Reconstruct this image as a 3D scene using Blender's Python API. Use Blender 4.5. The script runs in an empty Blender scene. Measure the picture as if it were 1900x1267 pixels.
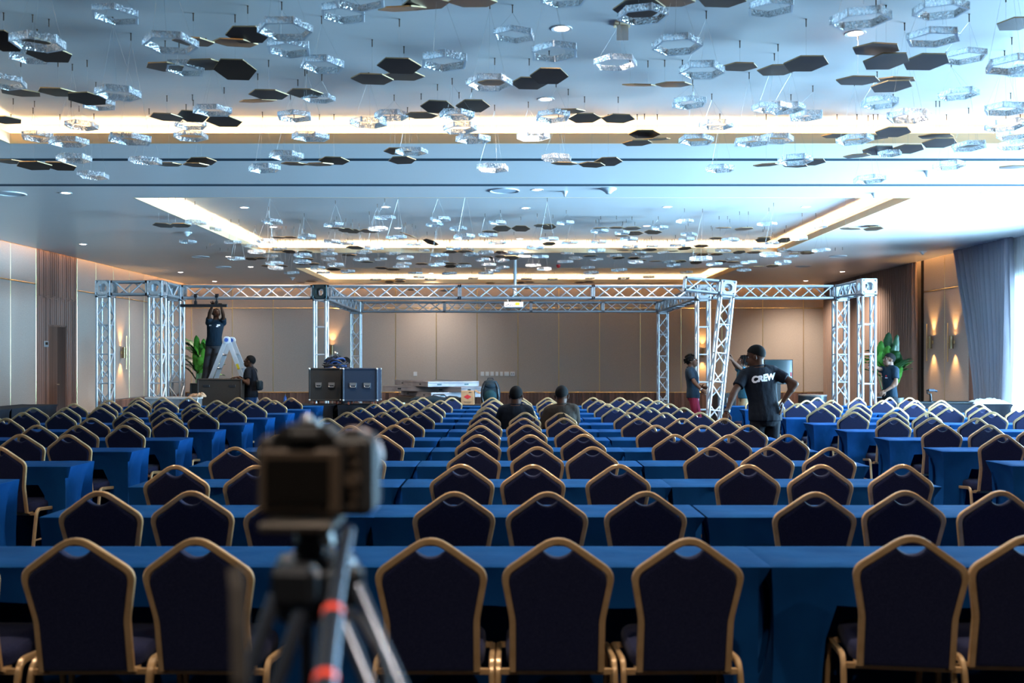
import bpy, math, random
from mathutils import Vector, Matrix, noise
from mathutils.bvhtree import BVHTree

R = math.radians
rnd = random.Random(7)
scene = bpy.context.scene
COL = scene.collection
F = 35.0 / 36.0 * 1900.0
VX, VY, EYE = 945.0, 670.0, 1.586

# ------------------------------------------------------------------ camera
cd = bpy.data.cameras.new('camera')
cam = bpy.data.objects.new('camera', cd)
COL.objects.link(cam)
cam.location = (0, 0, EYE)
cam.rotation_euler = (R(90), 0, 0)
cd.lens = 35.0
cd.sensor_width = 36.0
cd.shift_x = 5.0 / 1900.0
cd.shift_y = 36.5 / 1900.0
cd.clip_end = 200
cd.dof.use_dof = True
cd.dof.focus_distance = 12.5
cd.dof.aperture_fstop = 2.6
scene.camera = cam

# ------------------------------------------------------------------ world, daylight, exposure
vs = scene.view_settings
vs.view_transform = 'Standard'
vs.look = 'None'
vs.gamma = 1.0
vs.exposure = 0.28
vs.use_curve_mapping = False
try:
    scene.cycles.use_denoising = True
    scene.cycles.max_bounces = 10
    scene.cycles.diffuse_bounces = 4
    scene.cycles.glossy_bounces = 4
    scene.cycles.transmission_bounces = 6
    scene.cycles.transparent_max_bounces = 10
    scene.cycles.caustics_refractive = False
    scene.cycles.caustics_reflective = False
    scene.cycles.sample_clamp_indirect = 6.0
except Exception:
    pass
w = bpy.data.worlds.new('daylight')
scene.world = w
w.use_nodes = True
bg = w.node_tree.nodes['Background']
bg.inputs['Color'].default_value = (0.55, 0.78, 1.0, 1)
bg.inputs['Strength'].default_value = 3.0

XL, XR, YB, YF = -10.4, 10.2, -7.0, 31.9
H, HC = 4.036, 4.30

def area(name, loc, rot, sx, sy, power, color):
    l = bpy.data.lights.new(name, 'AREA')
    l.shape = 'RECTANGLE'; l.size = sx; l.size_y = sy
    l.energy = power; l.color = color
    o = bpy.data.objects.new(name, l); COL.objects.link(o)
    o.location = loc; o.rotation_euler = rot
    return o

DAY = (0.36, 0.68, 0.98)
# daylight arriving through the window wall on the right (just outside the glass, facing in)
area('window_daylight', (XR + 0.55, 15.4, 1.60), (0, R(90), 0), 2.75, 12.3, 6600.0, DAY).data.spread = R(128)   # beam narrowed to dim the ceiling close to the window

# ------------------------------------------------------------------ materials
M = {}
def mat(name, color, rough=0.5, metal=0.0, spec=0.5, emit=None, estr=0.0, trans=0.0, bump=None, vary=None, sheen=0.0, coat=0.0, rand=0.0):
    """bump=(scale xyz, strength, distance); vary=(scale xyz, second colour, low, high)"""
    m = bpy.data.materials.new(name); m.use_nodes = True
    nt = m.node_tree; b = nt.nodes['Principled BSDF']
    b.inputs['Base Color'].default_value = (*color, 1)
    b.inputs['Roughness'].default_value = rough
    b.inputs['Metallic'].default_value = metal
    b.inputs['Specular IOR Level'].default_value = spec
    b.inputs['Transmission Weight'].default_value = trans
    b.inputs['Sheen Weight'].default_value = sheen
    b.inputs['Coat Weight'].default_value = coat
    if emit:
        b.inputs['Emission Color'].default_value = (*emit, 1)
        b.inputs['Emission Strength'].default_value = estr
    def nz(scale, detail=3.0):
        tc = nt.nodes.new('ShaderNodeTexCoord'); mp = nt.nodes.new('ShaderNodeMapping')
        mp.inputs['Scale'].default_value = scale
        n = nt.nodes.new('ShaderNodeTexNoise'); n.inputs['Scale'].default_value = 1.0; n.inputs['Detail'].default_value = detail
        nt.links.new(tc.outputs['Object'], mp.inputs['Vector']); nt.links.new(mp.outputs['Vector'], n.inputs['Vector'])
        return n
    if vary:
        n = nz(vary[0]); r = nt.nodes.new('ShaderNodeValToRGB')
        r.color_ramp.elements[0].position = vary[2]; r.color_ramp.elements[1].position = vary[3]
        r.color_ramp.elements[0].color = (*color, 1); r.color_ramp.elements[1].color = (*vary[1], 1)
        nt.links.new(n.outputs['Fac'], r.inputs['Fac']); nt.links.new(r.outputs['Color'], b.inputs['Base Color'])
    if bump:
        n = nz(bump[0]); bp = nt.nodes.new('ShaderNodeBump')
        bp.inputs['Strength'].default_value = bump[1]; bp.inputs['Distance'].default_value = bump[2]
        nt.links.new(n.outputs['Fac'], bp.inputs['Height']); nt.links.new(bp.outputs['Normal'], b.inputs['Normal'])
    if rand:
        oi = nt.nodes.new('ShaderNodeObjectInfo'); mr = nt.nodes.new('ShaderNodeMapRange'); mx = nt.nodes.new('ShaderNodeMix')
        mr.inputs['To Min'].default_value = 1 - rand; mr.inputs['To Max'].default_value = 1.15
        mx.data_type = 'RGBA'; mx.blend_type = 'MULTIPLY'; mx.inputs[0].default_value = 1.0
        src = b.inputs['Base Color'].links[0].from_socket
        nt.links.new(oi.outputs['Random'], mr.inputs['Value']); nt.links.new(src, mx.inputs[6]); nt.links.new(mr.outputs['Result'], mx.inputs[7])
        nt.links.new(mx.outputs[2], b.inputs['Base Color'])
    M[name] = m
    return m

mat('ceiling_paint', (0.62, 0.62, 0.61), 0.33, spec=0.55, bump=((0.35, 1.3, 1.0), 0.22, 0.05))
mat('recess_paint', (0.56, 0.56, 0.55), 0.36, spec=0.5, bump=((0.3, 1.1, 1.0), 0.25, 0.05))
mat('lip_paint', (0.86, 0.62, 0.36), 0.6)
mat('panel_fabric', (0.47, 0.405, 0.355), 0.9, spec=0.2, vary=((75, 75, 40), (0.40, 0.345, 0.30), 0.35, 0.7), bump=((160, 160, 160), 0.35, 0.004))
mat('brass', (0.72, 0.58, 0.30), 0.28, metal=1.0)
mat('walnut', (0.26, 0.145, 0.11), 0.45, vary=((24, 24, 0.25), (0.15, 0.082, 0.064), 0.35, 0.65), rand=.55)
mat('wall_plain', (0.36, 0.31, 0.26), 0.85)
mat('carpet', (0.015, 0.017, 0.026), 0.95, spec=0.1, vary=((6, 6, 6), (0.025, 0.022, 0.025), 0.4, 0.6), bump=((120, 120, 120), 0.4, 0.01))
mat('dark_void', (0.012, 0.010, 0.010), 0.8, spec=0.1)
mat('track_metal', (0.12, 0.17, 0.21), 0.5, metal=0.2)
mat('led_warm', (1, 0.8, 0.5), 0.5, emit=(1.0, 0.66, 0.33), estr=75.0)
mat('led_edge', (1, 0.8, 0.5), 0.5, emit=(1.0, 0.52, 0.20), estr=120.0)
mat('downlight', (1, 1, 1), 0.5, emit=(1.0, 0.80, 0.70), estr=22.0)
mat('sconce_bulb', (1, 0.8, 0.5), 0.5, emit=(1.0, 0.50, 0.14), estr=60.0)
mat('white_plastic', (0.75, 0.76, 0.76), 0.45)
mat('grey_plastic', (0.30, 0.33, 0.36), 0.5)
mat('red_plastic', (0.55, 0.01, 0.015), 0.4)
mat('bronze', (0.075, 0.046, 0.030), 0.4, metal=0.2, spec=0.35, vary=((3, 3, 3), (0.055, 0.034, 0.023), 0.35, 0.7))
mat('bronze_edge', (0.50, 0.36, 0.20), 0.35, metal=0.9)
mat('hook_bronze', (0.09, 0.06, 0.04), 0.4, metal=0.6)
mat('wire_steel', (0.42, 0.40, 0.38), 0.35, metal=0.7)
mat('gold_frame', (0.60, 0.385, 0.19), 0.28, metal=0.3, vary=((14, 14, 14), (0.53, 0.33, 0.15), 0.4, 0.6))
mat('navy_fabric', (0.0095, 0.012, 0.040), 0.85, spec=0.1, sheen=0.05, vary=((260, 260, 260), (0.020, 0.023, 0.058), 0.45, 0.62), bump=((220, 220, 220), 0.5, 0.003))
mat('cloth_blue', (0.0045, 0.060, 0.20), 0.9, spec=0.06, vary=((5, 5, 5), (0.0035, 0.048, 0.17), 0.35, 0.65), bump=((7, 7, 5), 0.35, 0.02))
mat('cloth_black', (0.012, 0.014, 0.020), 0.8, spec=0.2, bump=((9, 9, 3), 0.3, 0.02))
mat('table_board', (0.10, 0.07, 0.05), 0.6)
mat('black_metal', (0.02, 0.02, 0.022), 0.4, metal=0.5)
mat('aluminium', (0.50, 0.52, 0.55), 0.45, metal=0.85)
mat('alu_lacing', (0.55, 0.56, 0.58), 0.5, metal=0.45)
mat('alu_plate', (0.62, 0.64, 0.67), 0.38, metal=0.85, vary=((20, 20, 20), (0.50, 0.52, 0.55), 0.4, 0.6))
mat('case_black', (0.015, 0.014, 0.013), 0.6, bump=((90, 90, 90), 0.25, 0.004))
mat('case_navy', (0.010, 0.020, 0.040), 0.5, bump=((90, 90, 90), 0.25, 0.004))
mat('case_brown', (0.035, 0.026, 0.020), 0.6, bump=((60, 60, 60), 0.3, 0.004))
mat('steel', (0.60, 0.58, 0.55), 0.3, metal=0.9)
mat('caster_red', (0.45, 0.10, 0.05), 0.5)
mat('rubber', (0.015, 0.015, 0.016), 0.7)
mat('cable_black', (0.014, 0.016, 0.022), 0.4)
mat('highlight_head_blue', (0.02, 0.05, 0.16), 0.4)  # blue highlight put into cable colour; also a blue stand head
mat('cardboard', (0.46, 0.25, 0.12), 0.8, vary=((8, 8, 8), (0.40, 0.215, 0.10), 0.4, 0.6))
mat('red_print', (0.50, 0.02, 0.02), 0.7)
mat('dark_print', (0.12, 0.06, 0.03), 0.8)
mat('deck_grey', (0.36, 0.34, 0.36), 0.5, metal=0.3, vary=((3, 3, 3), (0.26, 0.25, 0.27), 0.4, 0.6))
mat('nylon_dark', (0.012, 0.022, 0.030), 0.75, spec=0.12, bump=((30, 30, 30), 0.5, 0.01))
mat('nylon_green', (0.010, 0.035, 0.042), 0.75, spec=0.12, bump=((30, 30, 30), 0.5, 0.01))
mat('leaf_green', (0.055, 0.20, 0.022), 0.42, spec=0.2, vary=((4, 4, 4), (0.028, 0.11, 0.014), 0.35, 0.65))
mat('leaf_dark', (0.010, 0.052, 0.011), 0.45, spec=0.2, vary=((4, 4, 4), (0.008, 0.034, 0.008), 0.35, 0.65))
mat('leaf_lime', (0.11, 0.32, 0.035), 0.42, spec=0.2, vary=((4, 4, 4), (0.06, 0.2, 0.02), 0.35, 0.65))
mat('stem_green', (0.08, 0.17, 0.04), 0.5)
mat('pot_dark', (0.03, 0.032, 0.038), 0.5)
mat('soil', (0.03, 0.02, 0.012), 0.9)
mat('curtain_brown', (0.27, 0.19, 0.155), 0.8, spec=0.2, sheen=0.2)
mat('curtain_grey', (0.26, 0.24, 0.27), 0.75, spec=0.2, sheen=0.2)
mat('skin_dark', (0.060, 0.027, 0.016), 0.6, spec=0.14)
mat('skin_deep', (0.045, 0.022, 0.015), 0.6, spec=0.14)
mat('skin_brown', (0.12, 0.055, 0.032), 0.6, spec=0.3)
mat('hair_black', (0.005, 0.0045, 0.0045), 0.85, spec=0.1)
mat('eye_white', (0.6, 0.58, 0.55), 0.3)
mat('shirt_black', (0.006, 0.008, 0.013), 0.85, spec=0.15, bump=((11, 11, 6), 0.6, 0.03))
mat('shirt_navy', (0.008, 0.019, 0.032), 0.85, spec=0.15, bump=((11, 11, 6), 0.6, 0.03))
mat('shirt_teal', (0.02, 0.085, 0.13), 0.85, spec=0.15, bump=((11, 11, 6), 0.6, 0.03))
mat('trouser_dark', (0.008, 0.009, 0.013), 0.85, spec=0.15, bump=((10, 10, 5), 0.5, 0.03))
mat('trouser_grey', (0.045, 0.042, 0.045), 0.85, spec=0.15, bump=((10, 10, 5), 0.5, 0.03))
mat('trouser_jeans', (0.015, 0.045, 0.12), 0.85, spec=0.15, bump=((10, 10, 5), 0.5, 0.03))
mat('trouser_burgundy', (0.155, 0.012, 0.030), 0.85, spec=0.15, bump=((10, 10, 5), 0.5, 0.03))
mat('trouser_khaki', (0.30, 0.25, 0.16), 0.85, spec=0.15)
mat('white_print', (0.72, 0.70, 0.72), 0.7)
mat('shoe_dark', (0.015, 0.013, 0.012), 0.5)
mat('shoe_tan', (0.30, 0.24, 0.18), 0.6)
mat('lanyard_blue', (0.05, 0.12, 0.45), 0.5)
mat('yellow_label', (0.80, 0.55, 0.02), 0.5)
mat('screen_black', (0.008, 0.007, 0.006), 0.2, spec=0.3)
mat('screen_glossy', (0.012, 0.045, 0.065), 0.12, spec=0.8)
mat('camera_black', (0.009, 0.008, 0.007), 0.6, bump=((300, 300, 300), 0.3, 0.002))
mat('camera_brown', (0.052, 0.034, 0.020), 0.6)
mat('lens_pale', (0.36, 0.27, 0.26), 0.5)
mat('tripod_black', (0.02, 0.022, 0.026), 0.28, metal=0.4)
mat('tripod_tube', (0.05, 0.06, 0.08), 0.25, metal=0.7)
mat('red_glint', (0.50, 0.03, 0.015), 0.2, emit=(1.0, 0.12, 0.05), estr=0.35)  # red reflection put into a glowing colour
mat('white_cloth', (0.72, 0.72, 0.74), 0.8)
mat('tan_cloth', (0.42, 0.25, 0.14), 0.8)
mat('bottle_blue', (0.01, 0.05, 0.22), 0.2)

def shader_mix(name, build):
    m = bpy.data.materials.new(name); m.use_nodes = True
    nt = m.node_tree
    for n in list(nt.nodes):
        if n.type != 'OUTPUT_MATERIAL': nt.nodes.remove(n)
    out = [n for n in nt.nodes if n.type == 'OUTPUT_MATERIAL'][0]
    nt.links.new(build(nt), out.inputs['Surface'])
    M[name] = m
    return m

def _bump(nt, scale, strength, dist):
    tc = nt.nodes.new('ShaderNodeTexCoord'); n = nt.nodes.new('ShaderNodeTexNoise')
    n.inputs['Scale'].default_value = scale; n.inputs['Detail'].default_value = 2.0
    bp = nt.nodes.new('ShaderNodeBump'); bp.inputs['Strength'].default_value = strength; bp.inputs['Distance'].default_value = dist
    nt.links.new(tc.outputs['Object'], n.inputs['Vector']); nt.links.new(n.outputs['Fac'], bp.inputs['Height'])
    return bp.outputs['Normal']

def acrylic(nt):
    N = nt.nodes; L = nt.links
    nrm = _bump(nt, 70.0, 0.55, 0.03)
    tr = N.new('ShaderNodeBsdfTransparent'); tr.inputs['Color'].default_value = (0.93, 0.96, 0.98, 1)
    gl = N.new('ShaderNodeBsdfGlossy'); gl.inputs['Roughness'].default_value = 0.12; L.new(nrm, gl.inputs['Normal'])
    tl = N.new('ShaderNodeBsdfTranslucent'); tl.inputs['Color'].default_value = (0.94, 0.96, 0.98, 1); L.new(nrm, tl.inputs['Normal'])
    df = N.new('ShaderNodeBsdfDiffuse'); df.inputs['Color'].default_value = (0.94, 0.96, 0.98, 1); L.new(nrm, df.inputs['Normal'])
    fr = N.new('ShaderNodeLayerWeight'); fr.inputs['Blend'].default_value = 0.45; L.new(nrm, fr.inputs['Normal'])
    a = N.new('ShaderNodeMixShader'); a.inputs[0].default_value = 0.5; L.new(tl.outputs[0], a.inputs[1]); L.new(df.outputs[0], a.inputs[2])
    b = N.new('ShaderNodeMixShader'); L.new(tr.outputs[0], b.inputs[1])
    tc = N.new('ShaderNodeTexCoord'); nz = N.new('ShaderNodeTexNoise'); nz.inputs['Scale'].default_value = 75.0; nz.inputs['Detail'].default_value = 1.0
    mr = N.new('ShaderNodeMapRange'); mr.inputs['From Min'].default_value = 0.44; mr.inputs['From Max'].default_value = 0.70; mr.inputs['To Min'].default_value = 0.14; mr.inputs['To Max'].default_value = 0.85  # white speckles mixed in as painted glints
    L.new(tc.outputs['Object'], nz.inputs['Vector']); L.new(nz.outputs['Fac'], mr.inputs['Value']); L.new(mr.outputs['Result'], b.inputs[0]); L.new(a.outputs[0], b.inputs[2])
    c = N.new('ShaderNodeMixShader'); L.new(fr.outputs['Fresnel'], c.inputs[0]); L.new(b.outputs[0], c.inputs[1]); L.new(gl.outputs[0], c.inputs[2])
    return c.outputs[0]
shader_mix('hammered_acrylic', acrylic)

def polished(nt):
    N = nt.nodes; L = nt.links
    tl = N.new('ShaderNodeBsdfTranslucent'); tl.inputs['Color'].default_value = (0.9, 0.92, 0.95, 1)
    gl = N.new('ShaderNodeBsdfGlossy'); gl.inputs['Roughness'].default_value = 0.15
    df = N.new('ShaderNodeBsdfDiffuse'); df.inputs['Color'].default_value = (0.9, 0.92, 0.95, 1)
    a = N.new('ShaderNodeMixShader'); a.inputs[0].default_value = 0.5; L.new(tl.outputs[0], a.inputs[1]); L.new(df.outputs[0], a.inputs[2])
    b = N.new('ShaderNodeMixShader'); b.inputs[0].default_value = 0.35; L.new(a.outputs[0], b.inputs[1]); L.new(gl.outputs[0], b.inputs[2])
    return b.outputs[0]
shader_mix('acrylic_edge', polished)

def pane(nt):
    N = nt.nodes; L = nt.links
    tr = N.new('ShaderNodeBsdfTransparent'); gl = N.new('ShaderNodeBsdfGlossy'); gl.inputs['Roughness'].default_value = 0.02
    a = N.new('ShaderNodeMixShader'); a.inputs[0].default_value = 0.06; L.new(tr.outputs[0], a.inputs[1]); L.new(gl.outputs[0], a.inputs[2])
    return a.outputs[0]
shader_mix('window_glass', pane)

def sheer(nt):
    N = nt.nodes; L = nt.links
    tr = N.new('ShaderNodeBsdfTransparent'); tl = N.new('ShaderNodeBsdfTranslucent'); df = N.new('ShaderNodeBsdfDiffuse')
    a = N.new('ShaderNodeMixShader'); a.inputs[0].default_value = 0.45; L.new(tl.outputs[0], a.inputs[1]); L.new(df.outputs[0], a.inputs[2])
    b = N.new('ShaderNodeMixShader'); b.inputs[0].default_value = 0.7; L.new(tr.outputs[0], b.inputs[1]); L.new(a.outputs[0], b.inputs[2])
    return b.outputs[0]
shader_mix('sheer_fabric', sheer)

# ------------------------------------------------------------------ mesh helpers
def V(*a): return Vector(a)
def basis(d, hint=None):
    d = Vector(d).normalized()
    h = Vector(hint) if hint is not None else (Vector((0, 0, 1)) if abs(d.z) < 0.95 else Vector((1, 0, 0)))
    s = d.cross(h)
    if s.length < 1e-6: s = d.cross(Vector((0, 1, 0)))
    s.normalize(); u = s.cross(d).normalized()
    return s, u, d

class MB:
    def __init__(self): self.v = []; self.f = []; self.mi = []; self.cur = 0
    def add(self, vs, fs):
        o = len(self.v); self.v += [tuple(p) for p in vs]
        for f in fs: self.f.append([i + o for i in f]); self.mi.append(self.cur)
        return self
    def box(self, c, s, rot=None, bev=0.0):
        hx, hy, hz = s[0] / 2, s[1] / 2, s[2] / 2
        if bev <= 0:
            P = [V(x, y, z) for x in (-hx, hx) for y in (-hy, hy) for z in (-hz, hz)]
            Fs = [(0, 1, 3, 2), (4, 6, 7, 5), (0, 4, 5, 1), (2, 3, 7, 6), (0, 2, 6, 4), (1, 5, 7, 3)]
        else:
            P = []; Fs = []; idx = {}
            for sx in (-1, 1):
                for sy in (-1, 1):
                    for sz in (-1, 1):
                        for a in range(3):
                            d = [hx - bev, hy - bev, hz - bev]; d[a] += bev
                            idx[(sx, sy, sz, a)] = len(P); P.append(V(sx * d[0], sy * d[1], sz * d[2]))
            q = lambda *k: [idx[x] for x in k]
            for s in (-1, 1):
                Fs.append(q((s, -1, -1, 0), (s, 1, -1, 0), (s, 1, 1, 0), (s, -1, 1, 0))[::s])
                Fs.append(q((-1, s, -1, 1), (-1, s, 1, 1), (1, s, 1, 1), (1, s, -1, 1))[::s])
                Fs.append(q((-1, -1, s, 2), (1, -1, s, 2), (1, 1, s, 2), (-1, 1, s, 2))[::s])
            for a in (-1, 1):
                for b in (-1, 1):
                    Fs.append(q((a, b, -1, 0), (a, b, 1, 0), (a, b, 1, 1), (a, b, -1, 1))[::-a * b])
                    Fs.append(q((a, -1, b, 0), (a, -1, b, 2), (a, 1, b, 2), (a, 1, b, 0))[::-a * b])
                    Fs.append(q((-1, a, b, 1), (1, a, b, 1), (1, a, b, 2), (-1, a, b, 2))[::-a * b])
                    for e in (-1, 1):
                        Fs.append(q((a, b, e, 0), (a, b, e, 1), (a, b, e, 2))[::a * b * e])
        if rot is not None: P = [rot @ p for p in P]
        c = Vector(c)
        return self.add([p + c for p in P], Fs)
    def cyl(self, p0, p1, r0, r1=None, n=8, cap=True):
        p0 = Vector(p0); p1 = Vector(p1); r1 = r0 if r1 is None else r1
        s, u, d = basis(p1 - p0)
        P = []
        for p, r in ((p0, r0), (p1, r1)):
            for k in range(n):
                a = 2 * math.pi * k / n; P.append(p + (s * math.cos(a) + u * math.sin(a)) * r)
        Fs = [(k, (k + 1) % n, n + (k + 1) % n, n + k) for k in range(n)]
        if cap: Fs += [tuple(range(n))[::-1], tuple(range(n, 2 * n))]
        return self.add(P, Fs)
    def sweep(self, pts, sec, hint=(0, 0, 1), closed=False, scale=None):
        """sec: list of (a along side, b along hint-ish up)"""
        pts = [Vector(p) for p in pts]; n = len(sec); m = len(pts); P = []
        for i, p in enumerate(pts):
            if closed: t = pts[(i + 1) % m] - pts[i - 1]
            else: t = pts[min(i + 1, m - 1)] - pts[max(i - 1, 0)]
            s, u, d = basis(t, hint); k = scale[i] if scale else 1.0
            P += [p + s * a * k + u * b * k for a, b in sec]
        Fs = []
        for i in range(m if closed else m - 1):
            j = (i + 1) % m
            for k in range(n):
                Fs.append((i * n + k, i * n + (k + 1) % n, j * n + (k + 1) % n, j * n + k))
        if not closed: Fs += [tuple(range(n))[::-1], tuple(range((m - 1) * n, m * n))]
        return self.add(P, Fs)
    def tube(self, pts, r, n=6, scale=None, closed=False):
        return self.sweep(pts, [(r * math.cos(2 * math.pi * k / n), r * math.sin(2 * math.pi * k / n)) for k in range(n)], hint=(0.123, 0.3, 1), scale=scale, closed=closed)
    def lathe(self, prof, c=(0, 0, 0), n=16, axis=(0, 0, 1)):
        s, u, d = basis(axis, (1, 0, 0) if abs(axis[0]) < 0.9 else (0, 1, 0)); c = Vector(c); P = []; m = len(prof)
        for r, z in prof:
            for k in range(n):
                a = 2 * math.pi * k / n; P.append(c + (s * math.cos(a) + u * math.sin(a)) * r + d * z)
        Fs = [(i * n + k, i * n + (k + 1) % n, (i + 1) * n + (k + 1) % n, (i + 1) * n + k) for i in range(m - 1) for k in range(n)]
        if prof[0][0] > 1e-5: Fs.append(tuple(range(n))[::-1])
        if prof[-1][0] > 1e-5: Fs.append(tuple(range((m - 1) * n, m * n)))
        return self.add(P, Fs)
    def ell(self, c, r, rot=None, nu=14, nv=9):
        c = Vector(c); P = []; Fs = []
        for i in range(nv + 1):
            t = math.pi * i / nv
            for k in range(nu):
                a = 2 * math.pi * k / nu
                p = V(r[0] * math.sin(t) * math.cos(a), r[1] * math.sin(t) * math.sin(a), r[2] * math.cos(t))
                P.append(c + (rot @ p if rot is not None else p))
        for i in range(nv):
            for k in range(nu):
                Fs.append((i * nu + k, (i + 1) * nu + k, (i + 1) * nu + (k + 1) % nu, i * nu + (k + 1) % nu))
        return self.add(P, Fs)
    def capsule(self, p0, p1, r0, r1, n=12):
        p0 = Vector(p0); p1 = Vector(p1); s, u, d = basis(p1 - p0); P = []; rows = []
        for j in range(4):
            t = math.pi / 2 * (1 - j / 3.0); rows.append((p0 - d * r0 * math.sin(t), max(r0 * math.cos(t), 1e-4)))
        for j in range(4):
            t = math.pi / 2 * j / 3.0; rows.append((p1 + d * r1 * math.sin(t), max(r1 * math.cos(t), 1e-4)))
        for p, r in rows:
            for k in range(n):
                a = 2 * math.pi * k / n; P.append(p + (s * math.cos(a) + u * math.sin(a)) * r)
        Fs = [(i * n + k, i * n + (k + 1) % n, (i + 1) * n + (k + 1) % n, (i + 1) * n + k) for i in range(len(rows) - 1) for k in range(n)]
        return self.add(P, Fs)
    def prism(self, poly, d, org=(0, 0, 0), ax=(1, 0, 0), ay=(0, 0, 1)):
        """poly in (ax, ay) plane extruded by vector d"""
        ax = Vector(ax); ay = Vector(ay); d = Vector(d); o = Vector(org); n = len(poly)
        A = [o + ax * x + ay * y for x, y in poly]
        return self.add(A + [p + d for p in A], [tuple(range(n)), tuple(range(n, 2 * n))[::-1]] + [(k, n + k, n + (k + 1) % n, (k + 1) % n) for k in range(n)])
    def mesh(self, name, mats=None, smooth=False, fix=True):
        me = bpy.data.meshes.new(name)
        me.from_pydata(self.v, [], self.f)
        if mats:
            for m in (mats if isinstance(mats, (list, tuple)) else [mats]): me.materials.append(M[m])
        me.polygons.foreach_set('material_index', self.mi)
        if fix:
            import bmesh
            b = bmesh.new(); b.from_mesh(me); bmesh.ops.recalc_face_normals(b, faces=b.faces); b.to_mesh(me); b.free()
        if smooth:
            me.polygons.foreach_set('use_smooth', [True] * len(me.polygons))
            try: me.set_sharp_from_angle(angle=R(38))
            except Exception: pass
        me.update()
        return me

def link(name, me, parent=None, loc=None, rot=None, scale=None):
    o = bpy.data.objects.new(name, me); COL.objects.link(o)
    if parent is not None: o.parent = parent
    if loc is not None: o.location = loc
    if rot is not None: o.rotation_euler = rot
    if scale is not None: o.scale = scale
    return o
def obj(name, mb, m, parent=None, smooth=False, **k):
    return link(name, mb.mesh(name, m, smooth), parent, **k)
def tag(o, label=None, cat=None, group=None, kind=None):
    if label: o['label'] = label
    if cat: o['category'] = cat
    if group: o['group'] = group
    if kind: o['kind'] = kind
    return o
def thing(name, label, cat, loc=(0, 0, 0), rz=0.0, group=None):
    o = bpy.data.objects.new(name, None); COL.objects.link(o)
    o.empty_display_size = 0.1
    o.location = loc; o.rotation_euler = (0, 0, rz)
    return tag(o, label, cat, group)
def struct(name, mb, m, parent=None, smooth=False, label=None):
    o = obj(name, mb, m, parent, smooth)
    if parent is None: o['kind'] = 'structure'
    if label: o['label'] = label
    return o
def at(x, y, Z):
    return V((x - VX) / F * Z, Z, EYE + (VY - y) / F * Z)
ORD = ['zeroth', 'first', 'second', 'third', 'fourth', 'fifth', 'sixth', 'seventh', 'eighth', 'ninth', 'tenth', 'eleventh', 'twelfth', 'thirteenth', 'fourteenth', 'fifteenth', 'sixteenth', 'seventeenth', 'eighteenth', 'nineteenth', 'twentieth']

UNIT = {}
def unit_cyl(mname, n=8):
    k = (mname, n)
    if k not in UNIT:
        UNIT[k] = MB().cyl((0, 0, 0), (0, 0, 1), 1.0, n=n).mesh('tube', mname, smooth=True)
    return UNIT[k]
def rod(name, p0, p1, r, mname, parent=None, n=8):
    """a straight tube as its own object that shares one unit mesh"""
    p0 = Vector(p0); p1 = Vector(p1); d = p1 - p0
    o = link(name, unit_cyl(mname, n), parent)
    o.location = p0
    o.rotation_mode = 'QUATERNION'
    o.rotation_quaternion = Vector((0, 0, 1)).rotation_difference(d.normalized())
    o.scale = (r, r, d.length)
    return o
UBOX = {}
def ubox(name, c, s, mname, parent=None, rot=None):
    if mname not in UBOX: UBOX[mname] = MB().box((0, 0, 0), (1, 1, 1)).mesh('block', mname)
    o = link(name, UBOX[mname], parent, loc=c, scale=s)
    if rot is not None: o.rotation_euler = rot
    return o
# ------------------------------------------------------------------ room shell
struct('floor', MB().box(((XL + XR) / 2, (YB + YF) / 2, -0.05), (XR - XL + 1, YF - YB + 1, 0.1)), 'carpet')

def plane_cells(mb, xs, ys, z, th, skip):
    for i in range(len(xs) - 1):
        for j in range(len(ys) - 1):
            cx = (xs[i] + xs[i + 1]) / 2; cy = (ys[j] + ys[j + 1]) / 2
            if skip(cx, cy): continue
            mb.box((cx, cy, z + th / 2), (xs[i + 1] - xs[i], ys[j + 1] - ys[j], th))

CX0, CX1 = -5.62, 6.05
COFF = [(3.4, 11.2), (14.93, 22.5), (26.2, 31.15)]
TRK = [(12.03, 12.18), (13.77, 13.94)]
SL = 0.13
# the flat ceiling has three recesses, two partition-track grooves and a lit slot along the walls
xs = [XL + SL, CX0, CX1, XR - SL]
ys = [YB, 3.4, 11.2, 12.03, 12.18, 13.77, 13.94, 14.93, 22.5, 26.2, 31.15, YF - SL]
def skip(x, y):
    for a, b in COFF:
        if CX0 < x < CX1 and a < y < b: return True
    return any(a < y < b for a, b in TRK)
mb = MB(); plane_cells(mb, xs, ys, H, 0.02, skip)
ceil = struct('ceiling', mb, 'ceiling_paint', label='grey white painted ceiling with three recesses')
mb = MB(); mb.box(((XL + XR) / 2, (YB + YF) / 2, 4.46), (XR - XL + 0.8, YF - YB + 0.8, 0.05))
obj('slab', mb, 'wall_plain', ceil)
for k, (a, b) in enumerate(TRK):
    mb = MB()
    mb.box(((XL + XR) / 2, (a + b) / 2, H + 0.045), (XR - XL - 0.4, b - a + 0.02, 0.01))
    mb.box(((XL + XR) / 2, a + 0.012, H + 0.012), (XR - XL - 0.4, 0.012, 0.03)).box(((XL + XR) / 2, b - 0.012, H + 0.012), (XR - XL - 0.4, 0.012, 0.03))
    struct('trim_%d' % (k + 1), mb, 'track_metal', label='dark partition track across the ceiling')
TR = 0.24
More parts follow.
